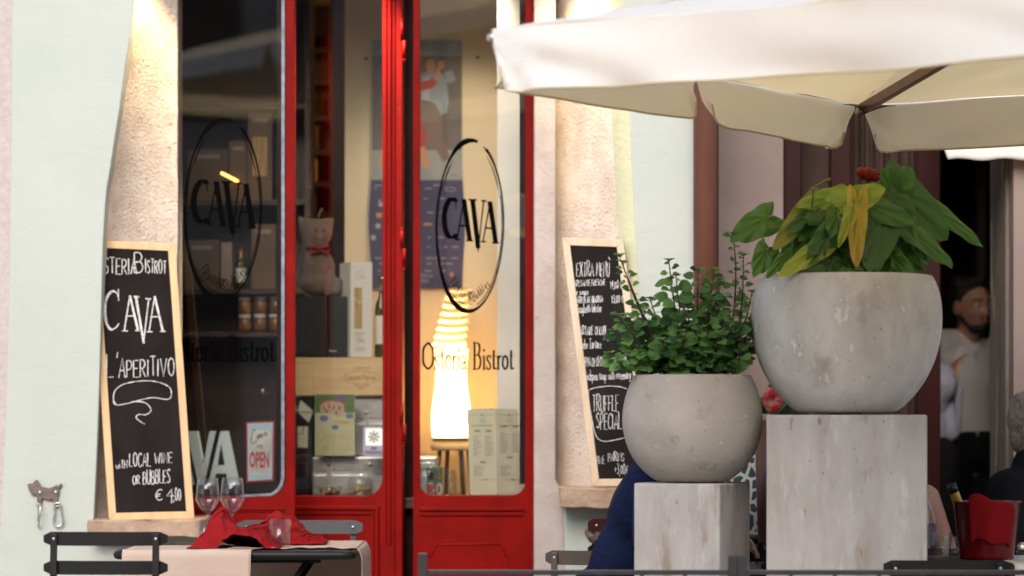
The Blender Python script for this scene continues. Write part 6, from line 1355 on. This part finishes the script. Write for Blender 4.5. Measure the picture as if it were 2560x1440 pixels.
def person(label, base, J, R_, fw, mats, hair, voxel=.013, beard=False, sleeves=True, group=None, hairlen=0, pattern=None, head_s=1.0, collar=True):
    """J: joints in world coordinates"""
    t = thing('person', label, 'person', base, group); J = {k: Vector(v) for k, v in J.items()}
    up = (J['head'] - J['neck']).normalized(); sh = (J['sR'] - J['sL']).normalized()
    def trunk(mb, g, low=True):
        mb.cap(J['sL'].lerp(J['sR'], .14), .060 + g, J['sL'].lerp(J['sR'], .86), .060 + g, 18)
        ch = J['chest']; pv = J['pelvis']; ax = (ch - pv).normalized(); fwd = sh.cross(ax).normalized(); Mx = Matrix((sh, fwd, ax)).transposed()
        mb.ell(ch, .155 + g, .108 + g, .175 + g, 24, Mx); mb.ell(ch.lerp(pv, .5), .138 + g, .098 + g, .17 + g, 24, Mx); mb.ell(pv, .158 + g, .112 + g, .125 + g, 24, Mx)
        mb.cap(ch.lerp(J['neck'], .45), .085 + g, J['neck'], .055 + g * .4, 16)
        for k in 'LR': mb.cap(J['s' + k], .054 + g, ch + sh * (.10 if k == 'R' else -.10), .08 + g, 16)
    def arm(mb, k, g, end=1.0):
        mb.cap(J['s' + k], .052 + g, J['e' + k], .039 + g, 16); w = J['e' + k].lerp(J['h' + k], end); mb.cap(J['e' + k], .039 + g, w, (.026 + g) if end > .9 else .034 + g, 16)
    def leg(mb, k, g, end=1.0):
        mb.cap(J['l' + k], .085 + g, J['k' + k], .056 + g, 16); mb.cap(J['k' + k], .056 + g, J['k' + k].lerp(J['a' + k], end), .040 + g, 16)
    mb = MB(); trunk(mb, 0)
    for k in 'LR':
        arm(mb, k, 0); leg(mb, k, 0)
        hd = (J['h' + k] - J['e' + k]); hand(mb, J['h' + k], J.get('d' + k, hd), J.get('n' + k, Vector(fw) * -1 + Vector((0, 0, -.3))), 1.0, .4, 1 if k == 'L' else -1)
        ft = Vector((fw[0], fw[1], 0)).normalized(); mb.cap(J['a' + k], .040, J['a' + k] + ft * .14 + Vector((0, 0, -.035)), .030, 14)
    mb.cap(J['neck'], .054, J['head'] + Vector((0, 0, -.05)), .052, 16); P, Mx = head_shapes(mb, J['head'], fw, up, head_s)
    remesh(mb, 'body', M['skin'], t, voxel, 3)
    # clothes follow the body a little larger
    mb = MB()
    if sleeves: trunk(mb, .012)
    else:
        ch = J['chest']; pv = J['pelvis']; ax = (ch - pv).normalized(); Mx2 = Matrix((sh, sh.cross(ax).normalized(), ax)).transposed()
        mb.ell(ch - ax * .06, .158, .116, .13, 24, Mx2); mb.ell(ch.lerp(pv, .5), .150, .110, .17, 24, Mx2); mb.ell(pv, .17, .124, .125, 24, Mx2)
        for q in (.28, .72): mb.cap(ch + sh * (q - .5) * .24 - ax * .02, .05, J['sL'].lerp(J['sR'], q) + ax * .045, .022, 12)
    if sleeves:
        for k in 'LR': arm(mb, k, .013, .93 if sleeves == 1 else .05)
    if collar: mb.cap(J['neck'] + (J['head'] - J['neck']) * .06, .066, J['neck'] + (J['head'] - J['neck']) * .20, .062, 18)
    else:
        pass
    remesh(mb, 'shirt' if sleeves == 1 else 'top', mats[0], t, voxel, 2)
    mb = MB(); mb.ell(J['pelvis'], .176, .132, .13, 24, Matrix((sh, sh.cross(Vector((0, 0, 1))).normalized() * -1, Vector((0, 0, 1)))).transposed())
    for k in 'LR': leg(mb, k, .016, .97)
    remesh(mb, 'trousers', mats[1], t, voxel, 2)
    for k in 'LR':
        ft = Vector((fw[0], fw[1], 0)).normalized(); mb = MB(); mb.cap(J['a' + k] + Vector((0, 0, -.03)), .048, J['a' + k] + ft * .15 + Vector((0, 0, -.045)), .037, 14); mb.build('shoe', M['leather'], t)
    s = head_s
    mb = MB(); mb.ell(P(0, -.024, .036), .079 * s, .094 * s, .090 * s, 24, Mx); mb.ell(P(0, -.056, -.02), .068 * s, .052 * s, .070 * s, 20, Mx)
    for i in range(26):
        a = i * 2.4; mb.ell(P(.060 * math.cos(a) * (1 - i / 60), -.02 + .070 * math.sin(a) * (1 - i / 60), .085 + .030 * (i % 7) / 7), .022 * s, .022 * s, .022 * s, 8)
    if hairlen:
        for x in (-.06, -.035, 0, .035, .06): mb.cap(P(x, -.055, .02), .045 * s, P(x * 1.3, -.065, -hairlen), .038 * s, 12)
        for x in (-.075, .075): mb.cap(P(x, -.01, .03), .030 * s, P(x * 1.15, -.01, -hairlen * .8), .030 * s, 12)
    # the hair leaves the face free
    mb.v = [v if (v - P(0, .085, -.025)).length > .108 * s else P(0, .085, -.025) + (v - P(0, .085, -.025)).normalized() * .108 * s for v in mb.v]
    remesh(mb, 'hair', hair, t, .009, 2)
    for x in (-.031, .031):
        mb = MB(); mb.ell(P(x, .074, .010), .0125 * s, .010 * s, .0095 * s, 14, Mx); e = mb.build('eye', M['eyewhite'], t); mb = MB(); mb.ell(P(x, .0815, .010), .0058 * s, .0045 * s, .0058 * s, 12, Mx); mb.build('iris', M['hairdark'], e)
        mb = MB(); mb.cap(P(x * .6, .0865, .032), .0050 * s, P(x * 1.55, .072, .034), .0035 * s, 10); mb.build('eyebrow', hair, t)
    mb = MB(); mb.ell(P(0, .085, -.0575), .021 * s, .008 * s, .0035 * s, 12, Mx); mb.build('mouth', M['lip'], t)
    if beard:
        mb = MB(); mb.ell(P(0, .046, -.082), .041 * s, .042 * s, .030 * s, 18, Mx); mb.cap(P(-.056, .008, -.040), .012 * s, P(-.032, .045, -.086), .016 * s, 12); mb.cap(P(.056, .008, -.040), .012 * s, P(.032, .045, -.086), .016 * s, 12); mb.cap(P(-.024, .086, -.043), .0055 * s, P(.024, .086, -.043), .0055 * s, 10)
        remesh(mb, 'beard', hair, t, .007, 2)
    return t, P, J
M['eyewhite'] = mat('eye_white', (.62, .58, .54), .25); M['lip'] = mat('lip', (.30, .10, .085), .5)
Z0 = Vector((0, 0, 1))
def standing(base, h, yaw, eL=None, hL=None, eR=None, hR=None):
    """yaw 0 faces the camera; joints for a standing figure of height h"""
    k = h / 1.75; f = Vector((math.sin(yaw), -math.cos(yaw), 0)); r = Vector((-f.y, f.x, 0)) * -1        # r: the figure's right as seen along f
    B = Vector(base); p = lambda x, y, z: B + (r * x + f * y + Z0 * z) * k
    J = dict(pelvis=p(0, 0, .96), chest=p(0, -.01, 1.27), neck=p(0, -.015, 1.475), head=p(0, .012, 1.635), sL=p(-.175, -.01, 1.41), sR=p(.175, -.01, 1.41), lL=p(-.09, 0, .92), lR=p(.09, 0, .92), kL=p(-.10, .02, .50), kR=p(.10, .02, .50), aL=p(-.10, 0, .085), aR=p(.10, 0, .085))
    J['eL'] = p(*(eL or (-.25, -.03, 1.12))); J['hL'] = p(*(hL or (-.23, .10, .88))); J['eR'] = p(*(eR or (.25, -.03, 1.12))); J['hR'] = p(*(hR or (.23, .10, .88)))
    return J, f, r
def seated(base, yaw, seat=.47, lean=.0, sc=1.0, hands=((-.17, .36, .76), (.17, .36, .76)), tw=1.0):
    f = Vector((math.sin(yaw), -math.cos(yaw), 0)); r = Vector((f.y, -f.x, 0)); B = Vector(base); p = lambda x, y, z: B + (r * x + f * y) * sc + Z0 * (seat + (z - .47) * sc)
    J = dict(pelvis=p(0, 0, .56), chest=p(0, .02 + lean * .3, .86), neck=p(0, .03 + lean * .55, 1.07), head=p(0, .055 + lean * .7, 1.225), sL=p(-.175 * tw, .02 + lean * .48, 1.0), sR=p(.175 * tw, .02 + lean * .48, 1.0), lL=p(-.10, .06, .55), lR=p(.10, .06, .55), kL=p(-.12, .44, .53), kR=p(.12, .44, .53), aL=p(-.12, .42, .085), aR=p(.12, .42, .085))
    J['eL'] = p(-.25, .10 + lean * .3, .78); J['eR'] = p(.25, .10 + lean * .3, .78); J['hL'] = p(*hands[0]); J['hR'] = p(*hands[1])
    for k in 'LR': J['a' + k].z = .085
    return J, f, r
# the waiter in the doorway, looking to the right
b = at(2408, 0, 12.2); J, f, r = standing((b.x, 12.2, .06), 1.72, R(30))
J['head'] = at(2429, 768, 12.17); J['neck'] = at(2414, 872, 12.21)
wt, P_, J_ = person('waiter with dark hair and beard in an open white shirt standing in the dark doorway', (b.x, 12.2, .06), J, 0, (math.sin(R(30)), -math.cos(R(30)), -.06), (M['shirt'], M['blackcloth']), M['hairdark'], beard=True, collar=False, head_s=1.04)
mb = MB(); c = J_['neck']                                    # shirt front: placket and collar points
for s in (-1, 1): mb.prism([at(2422 + s * 2, 880, 12.09), at(2422 + s * 26, 858, 12.13), at(2422 + s * 18, 890, 12.09)], (0, -.006, 0))
mb.build('collar', M['shirt'], wt, bevel=.002)
mb = MB(); n = 12; mb.tube([at(2436 + 8 * (i / n), 890 + 200 * i / n, 12.085) for i in range(n + 1)], .004, 6); mb.build('placket', M['shirt'], wt)
# the second waiter, back turned, arm bent upwards
b2 = at(2285, 0, 11.5); J, f, r = standing((b2.x, 11.5, .06), 1.74, R(150))
sh_l = at(2330, 905, 11.48); J['sR' if (J['sR'].x > J['sL'].x) else 'sL'] = at(2318, 912, 11.5)
kk = 'R' if (J['sR'].x > J['sL'].x) else 'L'
J['e' + kk] = at(2370, 1075, 11.5); J['h' + kk] = at(2386, 978, 11.58); J['d' + kk] = Vector((.0, .12, 1)); J['n' + kk] = Vector((1, .3, 0))
person('person in a pale lilac shirt, back turned, one bent arm raised beside the waiter', (b2.x, 11.5, .06), J, 0, tuple(f), (M['shirtblue'], M['blackcloth']), M['hairdark'], voxel=.009)
# seated guest in navy, leaning over the table to the right
b3 = at(1500, 0, 9.0); J, f, r = seated((b3.x + .02, 9.02, 0), R(68), lean=.42, sc=1.0)
M3 = (M['navy'], M['navy'])
person('guest in a navy jacket leaning forward behind the shorter pillar', (b3.x, 9.02, 0), J, 0, tuple(f), M3, M['hairdark'], voxel=.014)
# guest in a patterned top between the pillars
M['pattern'] = mat('teal_patterned_cotton', (.012, .035, .05), .8)
n = M['pattern'].node_tree; v_ = n.nodes.new('ShaderNodeTexVoronoi'); v_.feature = 'DISTANCE_TO_EDGE'; v_.inputs['Scale'].default_value = 24; tc = n.nodes.new('ShaderNodeTexCoord'); rp = n.nodes.new('ShaderNodeValToRGB')
rp.color_ramp.elements[0].position = .10; rp.color_ramp.elements[1].position = .14; rp.color_ramp.elements[0].color = (.50, .46, .38, 1); rp.color_ramp.elements[1].color = (.015, .045, .065, 1)
n.links.new(tc.outputs['Object'], v_.inputs['Vector']); n.links.new(v_.outputs['Distance'], rp.inputs[0]); n.links.new(rp.outputs[0], n.nodes['Principled BSDF'].inputs['Base Color'])
b4 = at(1960, 0, 9.4); J, f, r = seated((b4.x, 9.4, 0), R(160), lean=.1, sc=.95)
person('guest in a teal patterned top seen in the gap between the two pillars', (b4.x, 9.4, 0), J, 0, tuple(f), (M['pattern'], M['blackcloth']), M['hairdark'], voxel=.015)
# woman with auburn hair, bare shoulder
b5 = at(2190, 0, 9.45); J, f, r = seated((b5.x, 9.45, 0), R(158), seat=.43, lean=.12, sc=.84)
wm, P_, J_ = person('woman with auburn hair and a bare shoulder in a navy sleeveless top', (b5.x, 9.45, 0), J, 0, tuple(f), (M['navy'], M['blackcloth']), M['hairred'], voxel=.013, sleeves=0, hairlen=.17, collar=False)
# grey haired guest at the right edge
b6 = at(2495, 0, 9.75); J, f, r = seated((b6.x + .03, 9.75, 0), R(55), seat=.44, lean=.12, sc=.88)
person('grey haired guest in a black shirt cut by the right edge', (b6.x, 9.75, 0), J, 0, tuple(f), (M['blackcloth'], M['blackcloth']), M['hairgrey'], voxel=.013)
# ------------------------------------------------------------------ tables on the right with wine bucket, bottles and glasses
make_table('black bistro table in front of the guest in navy', at(1478, 0, 9.5).x, at(1478, 0, 9.5).x + .72, 9.32, 9.88, at(0, 1338, 9.32).z, M['brownmetal'])
ZR = at(0, 1402, 8.85).z
make_table('black bistro table carrying the red wine bucket', at(2300, 0, 8.9).x, at(2300, 0, 8.9).x + .74, 8.62, 9.22, ZR, M['blackmetal'])
mb = MB(); xa = at(2516, 0, 8.75).x
def rc(u, v):
    x = xa + .34 * u; L = .75 * v
    if L < .5: return Vector((x, 9.12 - L, ZR + .003))
    return Vector((x, 8.603 - .004 * math.sin(u * 9), ZR + .003 - (L - .5)))
mb.grid(rc, 20, 40); t = thing('table_runner', 'white table runner beside the red wine bucket at the right edge', 'table runner', (xa + .17, 8.9, ZR)); mb.build('cloth', M['canopy'], t, thick=.002)
YB_ = 8.88; s_ = YB_ / F; cb = at(2467, 0, YB_); H = at(0, 1256, YB_).z - ZR
bk = thing('wine_bucket', 'red lacquered wine bucket with a foil topped bottle inside', 'wine bucket', (cb.x, YB_, ZR))
mb = MB(); r0, r1 = 66 * s_, 84 * s_; mb.lathe((cb.x, YB_, ZR + .004), [(0, 0), (r0, 0), (r0 + .002, .01), (r1, H), (r1 + .003, H + .001), (r1 + .003, H - .004), (r1 - .004, H - .004), (r0 - .003, .012), (0, .012)], 40); mb.build('bucket', M['bucketred'], bk)
bt = thing('wine_bottle', 'dark wine bottle with gold neck leaning in the red bucket', 'bottle', (cb.x, YB_, ZR + .02))
a = at(2378, 1212, YB_ - .01); e = at(2446, 1400, YB_ + .02); d_ = (e - a).normalized()
mb = MB(); mb.tube([a, a + d_ * .012, a + d_ * .10, a + d_ * .14, a + d_ * .20], [.0135, .0145, .015, .030, .036], 20); mb.build('glass', M['bottleglass'], bt)
mb = MB(); mb.tube([a + d_ * .026, a + d_ * .085], [.0152, .0160], 20, cap=False); mb.build('gold_foil', M['gold'], bt)
mb = MB(); mb.tube([a - d_ * .002, a + d_ * .024], [.0150, .0153], 20); mb.build('black_foil', M['plasticblack'], bt)
# napkin hung over the bucket's edge
def nap(u, v):
    q = R(-128 + 78 * u); rr = lambda z: r0 + (r1 - r0) * min(1, z / H) + .005; top = H + .018 - .030 * (u - .15) ** 2 * 2 + .008 * math.sin(u * 9)
    if v < .25: k = v / .25; rd = (r1 - .03) + (.035) * k; z = top - .012 * (1 - k)
    else: k = (v - .25) / .75; z = top - (H * (.80 - .12 * u)) * k; rd = rr(z) + .004 + .003 * math.sin(u * 14 + k * 3)
    return Vector((cb.x + rd * math.cos(q), YB_ + rd * math.sin(q), ZR + .004 + z))
mb = MB(); mb.grid(nap, 30, 36); nk = mb.build('napkin', M['napkin'], None, thick=.002); tag(nk, 'red cloth napkin hanging over the edge of the red wine bucket', 'napkin')
# water bottle, glasses, shaker
wb = thing('water_bottle', 'clear water bottle with a green cap beside the taller pillar', 'bottle', (at(2311, 0, 8.95).x, 8.95, ZR)); c = (at(2310, 0, 8.95).x, 8.95, ZR + .004); Hb = at(0, 1228, 8.95).z - ZR
mb = MB(); mb.lathe(c, [(0, 0), (.036, 0), (.038, .01), (.038, Hb * .55), (.030, Hb * .72), (.014, Hb * .88), (.0135, Hb), (.012, Hb), (.0125, Hb * .88), (.028, Hb * .72), (.036, Hb * .55), (.036, .012), (0, .008)], 28); mb.build('bottle', M['clear'], wb)
M['capgreen'] = mat('green_cap', (.10, .36, .05), .4); mb = MB(); mb.lathe(c, [(.0150, Hb - .012), (.0152, Hb + .012), (0, Hb + .013)], 20); mb.build('cap', M['capgreen'], wb)
mb = MB(); mb.lathe(c, [(.0386, Hb * .2), (.0386, Hb * .5)], 28); mb.build('label', M['lilac'], wb)
tumbler(2352, 8.80, 1330, 1400, .030, .033, 'clear tumbler between the water bottle and the red bucket', ZR + .004)
tumbler(2376, 8.98, 1342, 1392, .026, .029, 'small clear tumbler against the red bucket', ZR + .004)
sk = thing('salt_shaker', 'small glass shaker with a steel cap at the right edge of the table', 'shaker', (at(2556, 0, 8.75).x, 8.75, ZR)); c = (at(2556, 0, 8.75).x, 8.75, ZR + .006)
mb = MB(); mb.lathe(c, [(0, 0), (.019, 0), (.020, .006), (.017, .032), (.0, .032)], 20); mb.build('jar', M['clear'], sk); mb = MB(); mb.lathe(c, [(.018, .033), (.0185, .045), (.012, .054), (0, .056)], 20); mb.build('cap', M['steel'], sk)
